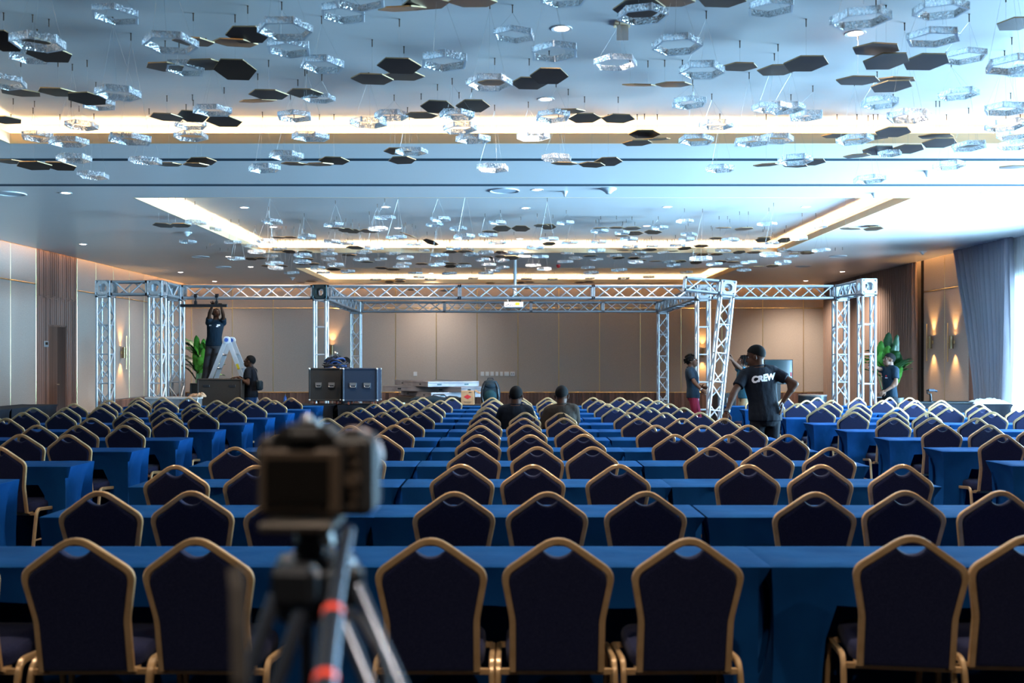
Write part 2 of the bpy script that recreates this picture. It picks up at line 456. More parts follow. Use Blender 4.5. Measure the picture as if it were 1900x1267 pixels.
for k, (a, b) in enumerate(COFF):
    mb = MB()
    x0, x1, y0, y1 = CX0 - TR, CX1 + TR, a - TR, b + TR
    mb.box(((x0 + x1) / 2, (y0 + y1) / 2, HC + 0.01), (x1 - x0, y1 - y0, 0.02))
    obj('recess_top', mb, 'recess_paint', ceil)
    mb = MB()
    for c, s in (((x0, (y0 + y1) / 2), (0.02, y1 - y0)), ((x1, (y0 + y1) / 2), (0.02, y1 - y0)), (((x0 + x1) / 2, y0), (x1 - x0, 0.02)), (((x0 + x1) / 2, y1), (x1 - x0, 0.02))):
        mb.box((*c, (H + HC) / 2 + 0.01), (*s, HC - H))
    obj('recess_side', mb, 'recess_paint', ceil)
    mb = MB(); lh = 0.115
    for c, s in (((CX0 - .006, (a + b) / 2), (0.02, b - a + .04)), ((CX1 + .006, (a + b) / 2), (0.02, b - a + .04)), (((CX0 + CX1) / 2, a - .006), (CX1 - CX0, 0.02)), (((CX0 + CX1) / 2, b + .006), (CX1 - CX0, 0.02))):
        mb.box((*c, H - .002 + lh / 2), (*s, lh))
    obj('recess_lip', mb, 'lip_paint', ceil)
    t = thing('cove_light', 'warm light strip hidden behind the lip of the %s ceiling recess' % ['front', 'middle', 'rear'][k], 'light', ((CX0 + CX1) / 2, (a + b) / 2, H), 0)
    e = 0.11
    for p0, p1 in (((CX0 - e, a - e), (CX0 - e, b + e)), ((CX1 + e, a - e), (CX1 + e, b + e)), ((CX0 - e, a - e), (CX1 + e, a - e)), ((CX0 - e, b + e), (CX1 + e, b + e))):
        cx = (p0[0] + p1[0]) / 2 - t.location.x; cy = (p0[1] + p1[1]) / 2 - t.location.y
        sx = abs(p1[0] - p0[0]) or 0.03; sy = abs(p1[1] - p0[1]) or 0.03
        obj('led_strip', MB().box((cx, cy, 0.035), (sx, sy, 0.014)), 'led_warm', t)

# lit slot between ceiling and walls
t = thing('perimeter_light', 'warm light strip in the slot where ceiling meets the walls', 'light', (0, 12, H))
zz = 0.345
for c, s in (((XL + SL - .04, (YB + YF) / 2), (0.02, YF - YB - .4)), ((XR - SL + .04, (22.0 + YF) / 2), (0.02, YF - 22.4)), (((XL + XR) / 2, YF - SL + .04), (XR - XL - .4, 0.02))):
    obj('led_strip', MB().box((c[0], c[1] - 12, zz), (*s, 0.012)), 'led_edge', t)

WT = 4.43
# left wall, with a doorway in the walnut section
DY0, DY1, DZ = 22.49, 23.40, 2.41
mb = MB()
mb.box((XL - .2, (YB + DY0) / 2, WT / 2), (0.34, DY0 - YB, WT))
mb.box((XL - .2, (YF + .4 + DY1) / 2, WT / 2), (0.34, YF + .4 - DY1, WT))
mb.box((XL - .2, (DY0 + DY1) / 2, (WT + DZ) / 2), (0.34, DY1 - DY0, WT - DZ))
wl = struct('wall_left', mb, 'wall_plain')
mb = MB().box(((XL + XR) / 2, YF + .2, WT / 2), (XR - XL + 1.0, 0.34, WT))
wf = struct('wall_far', mb, 'wall_plain')
mb = MB().box(((XL + XR) / 2, YB - .15, WT / 2), (XR - XL + 1.0, 0.3, WT))
wb = struct('wall_back', mb, 'walnut')
# right wall: window opening from y=1.5 to 21.6
WY0, WY1, WZ0, WZ1 = 9.2, 21.6, 0.12, 3.12
mb = MB()
mb.box((XR + .2, (YB + WY0) / 2, WT / 2), (0.34, WY0 - YB, WT))
mb.box((XR + .2, (YF + WY1) / 2, WT / 2), (0.34, YF - WY1, WT))
mb.box((XR + .2, (WY0 + WY1) / 2, (WT + WZ1) / 2), (0.34, WY1 - WY0, WT - WZ1))
mb.box((XR + .2, (WY0 + WY1) / 2, WZ0 / 2), (0.34, WY1 - WY0, WZ0))
wr = struct('wall_right', mb, 'wall_plain')

PCACHE = {}
def panel(parent, axis, face, a0, a1, z0, z1, m, name='panel', proud=0.03):
    """a slab on a wall; axis 'x': wall runs along y with its face at x=face; axis 'y': wall runs along x"""
    sgn = {id(wl): 1, id(wr): -1, id(wf): -1}[id(parent)]
    if axis == 'x':
        c = (face - sgn * proud / 2, (a0 + a1) / 2, (z0 + z1) / 2); s = (proud, a1 - a0, z1 - z0)
    else:
        c = ((a0 + a1) / 2, face + proud / 2, (z0 + z1) / 2); s = (a1 - a0, proud, z1 - z0)
    key = (m, tuple(round(q, 3) for q in s))
    if key not in PCACHE: PCACHE[key] = MB().box((0, 0, 0), s, bev=min(0.006, min(s) / 3)).mesh(name, m)
    return link(name, PCACHE[key], parent, loc=c)
g = 0.008
ZS = 3.285
# left panels
edges = [21.88 - 1.12 * k for k in range(0, 26) if 21.88 - 1.12 * k > YB]
for b0, a0 in zip(edges[:-1], edges[1:]):
    panel(wl, 'x', XL, a0 + g, b0 - g, 0.02, ZS - .012, 'panel_fabric')
    panel(wl, 'x', XL, a0 + g, b0 - g, ZS + .012, WT, 'panel_fabric')
    panel(wl, 'x', XL + .004, b0 - .006, b0 + .006, 0.02, WT, 'brass', 'brass_strip', .02)
panel(wl, 'x', XL + .004, edges[-1], 21.88, ZS - .01, ZS + .01, 'brass', 'brass_strip', .02)
far_edges = [23.95, 25.05, 26.15, 27.25, 28.35, 29.45, 30.55, 31.86]
for a0, b0 in zip(far_edges[:-1], far_edges[1:]):
    low = 0.58 if a0 > 25 else 0.02
    panel(wl, 'x', XL, a0 + g, b0 - g, low, ZS - .012, 'panel_fabric')
    panel(wl, 'x', XL, a0 + g, b0 - g, ZS + .012, WT, 'panel_fabric')
    panel(wl, 'x', XL + .004, a0 - .006, a0 + .006, low, WT, 'brass', 'brass_strip', .02)
    if low > .1:
        n = 10; wd = (b0 - a0) / n
        for i in range(n): panel(wl, 'x', XL + .02, a0 + wd * i + .002, a0 + wd * (i + 1) - .002, 0.02, 0.56, 'walnut', 'wainscot_board', .05)
panel(wl, 'x', XL + .004, 23.95, 31.86, ZS - .01, ZS + .01, 'brass', 'brass_strip', .02)
# walnut boards round the doorway
n = 20; wd = (23.95 - 21.88) / n
for i in range(n):
    a0 = 21.88 + wd * i; b0 = a0 + wd; z0 = 0.02
    if a0 + wd / 2 > DY0 and a0 + wd / 2 < DY1: z0 = DZ
    zm = 3.0 + 0.03 * (i % 3)
    panel(wl, 'x', XL, a0 + .002, b0 - .002, z0, zm, 'walnut', 'wall_board', .03 + .006 * (i % 2))
    panel(wl, 'x', XL, a0 + .002, b0 - .002, zm + .004, WT, 'walnut', 'wall_board', .03 + .005 * ((i + 1) % 2))
# the door: leaf, frame, dark lobby behind
mb = MB().box((XL - .05, DY0 + .24, DZ / 2), (0.05, 0.46, DZ - .03), bev=.004)
d1 = struct('door_1', mb, 'walnut', label='walnut door leaf standing half open in the left wall')
mb = MB()
for y in (DY0 + .015, DY1 - .015): mb.box((XL - .15, y, DZ / 2), (0.28, 0.03, DZ))
mb.box((XL - .15, (DY0 + DY1) / 2, DZ - .015), (0.28, DY1 - DY0, 0.03))
obj('door_frame', mb, 'walnut', d1)
obj('door_handle', MB().cyl((XL - .02, DY0 + .42, 1.05), (XL + .04, DY0 + .42, 1.05), .012).cyl((XL + .04, DY0 + .42, 1.05), (XL + .04, DY0 + .31, 1.05), .01), 'steel', d1, True)
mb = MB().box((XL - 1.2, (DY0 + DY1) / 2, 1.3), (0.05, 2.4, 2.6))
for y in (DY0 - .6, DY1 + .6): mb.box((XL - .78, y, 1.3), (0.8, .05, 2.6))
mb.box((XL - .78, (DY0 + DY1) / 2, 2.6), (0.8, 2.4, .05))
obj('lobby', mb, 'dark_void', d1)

# far wall
pe = [(961 + 75.7 * k - VX) / F * YF for k in range(-9, 10)]
pe = [p for p in pe if XL + .2 < p < XR - .3]
pe = [XL] + pe + [XR]
for a0, b0 in zip(pe[:-1], pe[1:]):
    panel(wf, 'y', YF, a0 + g, b0 - g, 0.60, ZS - .012, 'panel_fabric')
    panel(wf, 'y', YF, a0 + g, b0 - g, ZS + .012, WT, 'panel_fabric')
    if a0 > XL: panel(wf, 'y', YF - .004, a0 - .014, a0 + .014, 0.60, WT, 'brass', 'brass_strip', .02)
    n = max(1, round((b0 - a0) / .11)); wd = (b0 - a0) / n
    for i in range(n): panel(wf, 'y', YF - .02, a0 + wd * i + .002, a0 + wd * (i + 1) - .002, 0.02, 0.575, 'walnut', 'wainscot_board', .05)
panel(wf, 'y', YF - .004, XL, XR, ZS - .01, ZS + .01, 'brass', 'brass_strip', .02)
panel(wf, 'y', YF - .02, XL, XR, 0.578, 0.598, 'brass', 'brass_strip', .05)

# right wall panels with the two sconces, walnut jamb
for a0, b0 in ((22.12, 23.33), (23.33, 24.54)):
    panel(wr, 'x', XR, a0 + g, b0 - g, 0.02, ZS - .012, 'panel_fabric')
    panel(wr, 'x', XR, a0 + g, b0 - g, ZS + .012, WT, 'panel_fabric')
    panel(wr, 'x', XR - .004, b0 - .008, b0 + .008, 0.02, WT, 'brass', 'brass_strip', .02)
panel(wr, 'x', XR - .004, 22.12, 24.54, ZS - .01, ZS + .01, 'brass', 'brass_strip', .02)
panel(wr, 'x', XR, 21.62, 22.10, 0.02, WT, 'walnut', 'window_jamb', .05)
panel(wr, 'x', XR - .02, 24.50, 24.62, 0.02, WT, 'dark_void', 'curtain_reveal', .05)

# glazed window wall
mb = MB()
for z in (WZ0 + .03, WZ1 - .03): mb.box((XR + .2, (WY0 + WY1) / 2, z), (0.08, WY1 - WY0, 0.06))
for y in (WY0 + .03, WY1 - .03): mb.box((XR + .2, y, (WZ0 + WZ1) / 2), (0.08, 0.06, WZ1 - WZ0))
w1 = struct('window_1', mb, 'black_metal', label='long glazed window wall on the right')
nw = 6; wd = (WY1 - WY0) / nw
for i in range(nw):
    if i: obj('mullion', MB().box((XR + .2, WY0 + wd * i, (WZ0 + WZ1) / 2), (0.07, 0.05, WZ1 - WZ0 - .1)), 'black_metal', w1)
    obj('pane', MB().box((XR + .2, WY0 + wd * (i + .5), (WZ0 + WZ1) / 2), (0.008, wd - .06, WZ1 - WZ0 - .12)), 'window_glass', w1)

# curtains: pleated sheets with real thickness
def curtain(name, label, left, right, x0, z0, z1, folds, amp, m, nz=14, per=9, th=0.012):
    n = folds * per; P = []; Fs = []
    for j in range(nz + 1):
        v = j / nz; z = z0 + (z1 - z0) * v
        a, b = left(v), right(v)
        for i in range(n + 1):
            u = i / n
            ph = 2 * math.pi * folds * u + 0.7 * math.sin(5 * u + 2 * v)
            k = amp * (0.75 + 0.35 * math.sin(13.7 * u + 1.3)) * (0.55 + 0.45 * min(1, (1 - v) * 4 + .2))
            P.append(V(x0 - k * math.sin(ph), a + (b - a) * u + 0.25 * k * math.cos(ph), z))
    N = len(P); P += [p - V(th, 0, 0) for p in P]
    for j in range(nz):
        for i in range(n):
            q = j * (n + 1) + i
            Fs.append((q, q + 1, q + n + 2, q + n + 1)); Fs.append((N + q, N + q + n + 1, N + q + n + 2, N + q + 1))
    for i in range(n):
        Fs.append((i, N + i, N + i + 1, i + 1)); q = nz * (n + 1) + i; Fs.append((q, q + 1, N + q + 1, N + q))
    for j in range(nz):
        q = j * (n + 1); Fs.append((q, q + n + 1, N + q + n + 1, N + q)); q += n; Fs.append((q, N + q, N + q + n + 1, q + n + 1))
    t = thing(name, label, 'curtain', (x0, 0, 0))
    mb = MB().add([p - V(x0, 0, 0) for p in P], Fs)
    obj('pleated_fabric', mb, m, t, True)
    mb = MB().box((0, (left(1) + right(1)) / 2, z1 + .012), (0.05, abs(left(1) - right(1)) + .1, 0.02))
    obj('curtain_rail', mb, 'black_metal', t)
    return t
curtain('curtain', 'brown pleated floor-length curtain on the right wall behind the green plant', lambda v: 31.7, lambda v: 24.62, XR - .14, 0.02, 4.16, 44, 0.055, 'curtain_brown')
curtain('curtain', 'mauve grey pleated curtain drawn aside beside the bright window', lambda v: 20.95 + 1.15 * v ** 1.6, lambda v: 19.72 + 0.30 * (1 - v) * 0.4 - .1 * v - 0.25 * math.sin(math.pi * v) * .3, XR - .30, 0.03, 4.10, 13, 0.085, 'curtain_grey')
curtain('curtain', 'thin white sheer curtain against the bright window at right', lambda v: 19.9, lambda v: 18.6, XR - .16, 0.03, 4.10, 12, 0.04, 'sheer_fabric', th=0.004)

# wall sconces: brass bar plus up-and-down cylinder
def sconce(label, p, nrm):
    """p on the wall, nrm pointing into the room"""
    n = Vector(nrm); s = V(0, 0, 1).cross(n)
    t = thing('wall_sconce', label, 'wall lamp', p, 0, 'brass wall sconces')
    c = n * 0.07
    obj('lamp_body', MB().lathe([(0.044, -.15), (0.048, -.15), (0.048, .15), (0.044, .15), (0.044, .13), (0.001, .13)], c, 14).lathe([(0.05, -.15), (0.05, -.13), (0.001, -.13)], c, 14), 'brass_dark', t, True)
    obj('wall_bracket', MB().box(n * 0.02, (0.05, 0.05, 0.08)), 'brass', t)
    b = (V(0, .28, 0) if abs(n.x) > .5 else V(-.12, 0, 0)) + n * .03
    obj('brass_bar', MB().box(b, (0.022, 0.022, 0.90), bev=.004), 'brass', t)
    obj('bar_link', MB().cyl(b, c, .008), 'brass', t)
    for k in (-1, 1):
        obj('bulb', MB().lathe([(0.001, 0), (0.036, 0), (0.036, .012), (0.001, .012)], c + V(0, 0, k * .137 - .006), 12), 'sconce_bulb', t)
        l = bpy.data.lights.new('lamp', 'SPOT'); l.energy = 60.0; l.color = (1.0, 0.52, 0.18); l.spot_size = R(75); l.spot_blend = .8; l.shadow_soft_size = .03
        lo = bpy.data.objects.new('lamp', l); COL.objects.link(lo); lo.parent = t; lo.location = c + V(0, 0, k * .16); lo.rotation_euler = (R(180) if k > 0 else 0, 0, 0)
mat('brass_dark', (0.30, 0.22, 0.12), 0.35, metal=0.9)
sconce('brass up-down wall sconce on the right wall nearer the brown curtain', (XR - .03, (XR) * F / (1733 - VX), 1.586 + 35 * 24 / F), (-1, 0, 0))
sconce('brass up-down wall sconce on the right wall nearer the grey curtain', (XR - .03, (XR) * F / (1773 - VX), 1.586 + 35 * 23 / F), (-1, 0, 0))
sconce('brass up-down wall sconce on the left wall between two truss towers', (XL + .03, 10.4 * F / (945 - 223), 1.586 + 16 * 26.6 / F), (1, 0, 0))
sconce('brass up-down wall sconce on the left wall seen through the middle truss tower', (XL + .03, 10.4 * F / (945 - 299), 1.586 + 3 * 29.7 / F), (1, 0, 0))
sconce('brass up-down wall sconce on the far wall above the cable heap', (at(617, 648, YF).x, YF - .03, 1.95), (0, -1, 0))
sconce('brass up-down wall sconce on the far wall behind the right truss tower', (at(1303, 655, YF).x, YF - .03, 1.85), (0, -1, 0))

# switch plates and sockets on the far wall
def plate(x, wpx, lab, socket=False):
    p = at(x, 693.5, YF - .01)
    t = thing('wall_plate', lab, 'switch plate', (p.x, YF, p.z), 0, 'white plates on the far wall')
    wd = wpx / F * YF
    obj('cover', MB().box((0, -.006, 0), (wd, 0.012, 0.135), bev=.003), 'white_plastic', t)
    if socket:
        for k in (-1, 1): obj('socket_face', MB().box((k * wd * .2, -.014, 0), (wd * .2, 0.006, 0.06)), 'grey_plastic', t)
    else: obj('rocker', MB().box((0, -.014, 0), (wd * .45, 0.008, 0.07), bev=.002), 'white_plastic', t)
plate(770.5, 6.5, 'lone white switch plate on the far wall right of the two road cases')
for i, (x, wp) in enumerate(((895, 6.2), (904, 6.2), (913, 6.2), (922, 5), (930.5, 5), (940, 8.5))):
    plate(x, wp, 'white switch plate, %s from left in the row of seven on far wall' % ORD[i + 1])
plate(951, 8.5, 'white double socket plate ending the row of seven on the far wall', True)
t = thing('keypad_plate', 'grey square keypad plate on the walnut wall left of the door', 'switch plate', (XL + .01, 10.4 * F / (945 - 84), 1.586 + 32 * 22.3 / F))
obj('cover', MB().box((.01, 0, 0), (0.02, 0.20, 0.13), bev=.004), 'grey_plastic', t)
obj('keypad_screen', MB().box((.021, 0, .01), (0.004, 0.12, 0.06)), 'screen_black', t)

# ------------------------------------------------------------------ fittings on the ceiling
def lamp_of(t, power):
    l = bpy.data.lights.new('lamp', 'SPOT'); l.energy = power; l.color = (1.0, 0.83, 0.68); l.spot_size = R(140); l.spot_blend = 1.0; l.shadow_soft_size = .06
    o = bpy.data.objects.new('lamp', l); COL.objects.link(o); o.parent = t; o.location = (0, 0, -.03)
def downlight(x, y, zc, lab, power=260.0):
    Z = (zc - EYE) * F / (VY - y); p = at(x, y, Z)
    t = thing('downlight', lab, 'ceiling light', (p.x, p.y, zc), 0, 'round ceiling downlights')
    obj('trim_ring', MB().lathe([(0.062, 0.004), (0.062, -.003), (0.085, -.006), (0.088, 0.0), (0.088, .004)], (0, 0, 0), 20), 'white_plastic', t, True)
    obj('lens', MB().lathe([(0.001, -.002), (0.061, -.002), (0.061, .003), (0.001, .003)], (0, 0, 0), 20), 'downlight', t)
    lamp_of(t, power)
dl = [(1042, 53, HC, 'near the hinged hatch in the front recess'), (1013, 184, HC, 'just before the glowing cove of the front recess'), (1587, 62, HC, 'on the right side of the front recess'),
      (122, 358, H, 'left of the middle recess, nearest the camera'), (997, 352, H, 'beside the round speaker between the recesses'), (1830, 357, H, 'right of the middle recess, nearest the camera'),
      (453, 385, HC, 'front row of the middle recess, first from left'), (715, 384, HC, 'front row of the middle recess, second from left'), (975, 386, HC, 'front row of the middle recess, third from left'),
      (1238, 384, HC, 'front row of the middle recess, fourth from left'), (1495, 384, HC, 'front row of the middle recess, fifth from left'),
      (507, 421, HC, 'back row of the middle recess, first from left'), (738, 423, HC, 'back row of the middle recess, second from left'), (964, 443, HC, 'back row of the middle recess, third from left'), (1200, 419, HC, 'back row of the middle recess, fourth from left'),
      (154, 453, H, 'by the left wall above the walnut section'), (335, 505, H, 'above the left truss towers'), (398, 522, H, 'above the man on the ladder'), (465, 495, H, 'left of the rear recess'),
      (1563, 504, H, 'right of the rear recess nearest the brown curtain'), (1495, 521, H, 'above the right end of the front truss'), (424, 476, H, 'left of the middle recess, second from the camera'), (1480, 470, H, 'right of the middle recess, second from the camera'),
      (800, 507, HC, 'left half of the rear recess'), (1228, 514, HC, 'right half of the rear recess')]
for x, y, z, s in dl: downlight(x, y, z, 'small glowing downlight ' + s, 260.0 if y > 506 and z == HC else 40.0 if x < 200 else (600.0 if x > 1400 else (110.0 if x < 400 else 700.0)) if y > 440 else 260.0)
# unseen downlights added to warm the chair frames nearest the camera
for lx_ in (-3.6, 0.2, 4.0):
    for ly_, lz_ in ((0.4, H), (5.2, HC)):
        t = thing('downlight', 'added unseen downlight above the seats nearest the camera, %s side, %s' % ({-3.6: 'left', 0.2: 'middle', 4.0: 'right'}[lx_], 'behind the front recess' if lz_ == H else 'inside the front recess'), 'ceiling light', (lx_, ly_, lz_), 0, 'round ceiling downlights')
        obj('trim_ring', MB().lathe([(0.062, 0.004), (0.062, -.003), (0.085, -.006), (0.088, 0.0), (0.088, .004)], (0, 0, 0), 20), 'white_plastic', t, True)
        obj('lens', MB().lathe([(0.001, -.002), (0.061, -.002), (0.061, .003), (0.001, .003)], (0, 0, 0), 20), 'downlight', t)
        lamp_of(t, 150.0 if lx_ < 0 else 360.0)
def diffuser(x, y, r, lab):
    Z = (H - EYE) * F / (VY - y); p = at(x, y, Z)
    t = thing('ceiling_speaker', lab, 'ceiling speaker', (p.x, p.y, H), 0, 'round ceiling speakers')
    obj('rim', MB().lathe([(r * .9, 0.005), (r * .9, -.008), (r, -.014), (r * 1.03, 0.0), (r * 1.03, .005)], (0, 0, 0), 28), 'white_plastic', t, True)
    obj('grille', MB().lathe([(0.001, -.004), (r * .9, -.004), (r * .9, .002), (.001, .002)], (0, 0, 0), 28), 'grille_blue', t)
mat('grille_blue', (0.42, 0.47, 0.52), 0.5)
diffuser(936, 353.5, 0.21, 'round flush ceiling speaker before the middle recess, centre')
diffuser(20, 359, 0.21, 'round flush ceiling speaker at the left edge of view')
diffuser(372, 476, 0.2, 'round flush ceiling speaker left of the middle recess')
diffuser(414, 495, 0.2, 'round flush ceiling speaker left of the middle recess, nearer the ladder')
diffuser(1555, 475, 0.2, 'round flush ceiling speaker right of the middle recess')
diffuser(1490, 494, 0.2, 'round flush ceiling speaker right of the rear recess corner')
def sprinkler(x, y, lab, big=1.0, z0=H):
    Z = (z0 - EYE) * F / (VY - y); p = at(x, y, Z)
    t = thing('ceiling_detector', lab, 'detector', (p.x, p.y, z0), 0, 'smoke detectors on the ceiling')
    obj('dome', MB().lathe([(0.085 * big, 0.004), (0.085 * big, -.012), (0.06 * big, -.03), (0.035 * big, -.055), (0.03 * big, -.07), (.001, -.07)], (0, 0, 0), 18), 'white_plastic', t, True)
    obj('sensor_tip', MB().lathe([(0.02 * big, -.069), (0.02 * big, -.078), (.001, -.078)], (0, 0, 0), 12), 'grey_plastic', t, True)
sprinkler(1129, 350, 'funnel shaped white ceiling detector before the middle recess', 1.35)
sprinkler(347, 431, 'white ceiling detector left of the middle recess', 1.1)
sprinkler(542, 515, 'small white ceiling detector beside the rear recess corner')
sprinkler(1712, 466, 'white ceiling detector near the right wall panels')
sprinkler(1048, 355, 'small low ceiling detector right of the centre speaker', .5)
sprinkler(1622, 358, 'small low ceiling detector right of the middle recess corner', .5)
sprinkler(1720, 317, 'small dark-tipped ceiling detector beside the rear partition track', .5)
Z = (H - EYE) * F / (VY - 491); p = at(1036, 491, Z)
t = thing('fire_sounder', 'small red fire sounder on the ceiling right of the projector pole', 'alarm', (p.x, p.y, H))
obj('base_ring', MB().lathe([(0.055, .004), (0.055, -.02), (.001, -.02)], (0, 0, 0), 16), 'red_plastic', t, True)
obj('horn', MB().lathe([(0.05, -.02), (0.05, -.05), (0.025, -.08), (.001, -.08)], (0, 0, 0), 16), 'red_plastic', t, True)
Z = (HC - EYE) * F / (VY - 43); p = at(1155, 43, Z)
t = thing('ceiling_hatch', 'small square hatch hanging open from the ceiling of the front recess', 'hatch', (p.x, p.y, HC))
obj('hatch_frame', MB().box((0, 0, -.008), (0.13, 0.13, 0.016)), 'lip_paint', t)
obj('hatch_flap', MB().box((0, 0, -.075), (0.095, 0.006, 0.13)), 'white_plastic', t)
# ------------------------------------------------------------------ hanging hexagon rings and bronze hexagon plates
def hex_ring_mesh(name, seed):
    q = random.Random(seed); mb = MB(); Ro, Ri, h = 0.175, 0.157, 0.023
    def ring(r, z): return [V(r * math.cos(math.pi / 3 * k), r * math.sin(math.pi / 3 * k), z) for k in range(6)]
    a, b, c, d = ring(Ro, -h), ring(Ro, h), ring(Ri, h), ring(Ri, -h)
    P = a + b + c + d
    mb.cur = 0
    mb.add(P, [(k, (k + 1) % 6, 6 + (k + 1) % 6, 6 + k) for k in range(6)] + [(12 + k, 12 + (k + 1) % 6, 18 + (k + 1) % 6, 18 + k) for k in range(6)])
    mb.cur = 1
    mb.add(P, [(6 + k, 6 + (k + 1) % 6, 12 + (k + 1) % 6, 12 + k) for k in range(6)] + [(18 + k, 18 + (k + 1) % 6, (k + 1) % 6, k) for k in range(6)])
    for k in range(6):  # polished mitre at every corner
        n = V(math.cos(math.pi / 3 * k), math.sin(math.pi / 3 * k), 0); s = V(-n.y, n.x, 0)
        mb.add([n * (Ro + .001) + s * j * .004 + V(0, 0, i * (h + .001)) for i in (-1, 1) for j in (-1, 1)] + [n * (Ri - .001) + s * j * .004 + V(0, 0, i * (h + .001)) for i in (-1, 1) for j in (-1, 1)],
               [(0, 1, 3, 2), (4, 6, 7, 5), (0, 4, 5, 1), (2, 3, 7, 6)])
    return mb.mesh(name, ['hammered_acrylic', 'acrylic_edge'])
RING = [hex_ring_mesh('ring', k) for k in range(1)]
def hex_plate_mesh():
    mb = MB(); r, h = 0.18, 0.005
    P = [V(r * math.cos(math.pi / 3 * k), r * math.sin(math.pi / 3 * k), z) for z in (-h, h) for k in range(6)]
    mb.cur = 0; mb.add(P, [tuple(range(6))[::-1], tuple(range(6, 12))])
    mb.cur = 1; mb.add(P, [(k, (k + 1) % 6, 6 + (k + 1) % 6, 6 + k) for k in range(6)])
    return mb.mesh('plate', ['bronze', 'bronze_edge'])
PLATE = hex_plate_mesh()
HOOK = MB().cyl((0, 0, 0.003), (0, 0, -.005), .0075, n=10).cyl((0, 0, -.005), (0, 0, -.062), .0045, n=8).mesh('ceiling_hook', 'hook_bronze')
FIT = MB().cyl((0, 0, -.006), (0, 0, .022), .006, n=6).mesh('wire_fitting', 'hook_bronze')

def place(x, y, w, zone, S):
    lo, hi = {'n': (5.4, 10.95), 'm': (15.2, 22.25), 'r': (26.4, 30.9)}[zone]
    Z = min(max(S * F / w, lo), hi)
    z = EYE + (VY - y) / F * Z
    z2 = min(max(z, 3.42), 4.08)
    if z2 != z: Z = min(max((z2 - EYE) * F / (VY - y), lo), hi)
    p = at(x, y, Z)
    return p, w / F * Z
def top_z(p):
    return HC if CX0 - TR < p.x < CX1 + TR and any(a - TR < p.y < b + TR for a, b in COFF) else H

rings = []
def R1(off, sc, zone, L):
    for q in L: rings.append((off[0] + q[0] / sc, off[1] + q[1] / sc, q[2] / sc, zone))
s1 = 2.969
R1((0, 0), s1, 'n', [(635,80,270),(208,230,290),(170,310,230),(940,237,300),(1570,160,305),(1590,262,255),(1775,355,245),(20,450,240),(650,512,245),(545,575,190),(1020,375,220),(1755,540,185),(450,690,178),(1170,608,215),(1050,685,175),(1622,640,200),(1052,750,185),(715,765,240),(210,752,180),(380,782,210),(1710,752,210),(408,872,185),(800,885,180),(512,966,168),(1578,857,190),(1457,927,178)])
R1((630, 0), s1, 'n', [(20,70,265),(110,0,300),(575,335,275),(960,190,240),(1183,285,280),(1520,345,245),(825,455,258),(1235,-15,270),(1860,245,280),(285,635,190),(160,675,205),(647,632,200),(665,705,190),(735,765,195),(1175,640,200),(1068,750,185),(398,835,180),(843,925,182),(1195,870,172),(1670,80,285)])
R1((1260, 0), s1, 'n', [(505,40,270),(1000,100,330),(1440,50,295),(1400,205,295),(125,385,250),(1570,310,245),(1840,355,290),(55,565,200),(510,590,220),(590,597,210),(700,638,195),(1105,565,205),(1540,517,215),(1268,640,240),(205,687,190),(95,770,195),(400,780,205),(540,762,180),(968,768,200),(640,880,190),(1160,845,130),(225,928,162),(1487,910,170),(1050,987,175),(1800,600,230),(1800,690,220),(1850,742,190),(1600,805,190),(1850,800,180),(1895,390,200)])
s2 = 6.786
R1((320, 380), s2, 'm', [(295,220,260),(505,305,230),(1255,210,270),(1180,455,250),(195,465,235),(500,460,210),(760,470,230),(975,515,210),(1060,590,220),(1690,400,240),(1350,548,190),(1245,645,180),(805,675,230),(1285,735,225),(1300,795,210),(1500,855,190),(1640,635,230),(1635,715,220)])
R1((560, 380), s2, 'm', [(400,250,260),(1050,160,265),(960,300,255),(1190,405,270),(1415,495,220),(385,460,230),(550,480,220),(910,540,240),(320,570,190),(345,615,210),(785,595,200),(1150,610,180),(1745,180,270),(1670,250,225),(340,685,190),(750,685,210),(995,685,175),(1300,665,225),(430,755,215),(1285,745,205),(1250,780,205),(1735,630,230),(1760,715,190),(1700,750,220),(200,795,200),(580,838,200),(270,852,170),(1430,858,195),(1475,910,145),(1840,865,160),(1540,575,150)])
R1((560, 380), s2, 'r', [(930,940,140),(1240,935,150),(1620,940,150)])
R1((800, 380), s2, 'm', [(340,300,220),(415,400,280),(715,380,240),(835,220,235),(835,475,230),(280,545,210),(465,560,160),(500,625,200),(690,600,200),(1690,225,235),(1485,430,265),(1740,475,230),(1310,535,220),(1065,600,210),(1180,645,160),(1375,650,220),(1715,610,170),(1820,670,170),(1690,715,200),(650,690,200),(900,700,180),(720,750,200),(900,790,180),(410,770,200),(1285,760,190),(1425,805,200),(775,830,190),(690,862,190),(235,862,180)])
R1((800, 380), s2, 'r', [(530,925,135),(1200,930,150),(1530,935,130)])
R1((1060, 380), s2, 'm', [(355,330,230),(1115,290,230),(640,350,200),(725,430,230),(345,465,210),(1430,205,220),(1480,370,200),(1450,435,220),(740,525,200),(1020,520,130),(1340,510,200),(320,575,230),(850,605,180),(1160,600,150),(540,640,190),(320,685,180),(950,650,130),(1630,675,280),(810,720,210),(1230,720,170),(1285,760,190),(1800,745,220),(210,790,180),(250,855,195),(605,820,200)])
R1((1060, 380), s2, 'r', [(1450,850,180),(975,908,155),(660,925,150),(235,925,130)])
R1((1320, 380), s2, 'm', [(700,240,250),(240,440,230),(1100,420,240),(1340,270,240),(770,480,200),(610,545,190),(1380,570,230),(1000,650,200),(740,625,260),(900,725,220),(265,675,190),(470,720,220),(310,770,190),(410,820,180),(930,565,200),(150,575,200)])

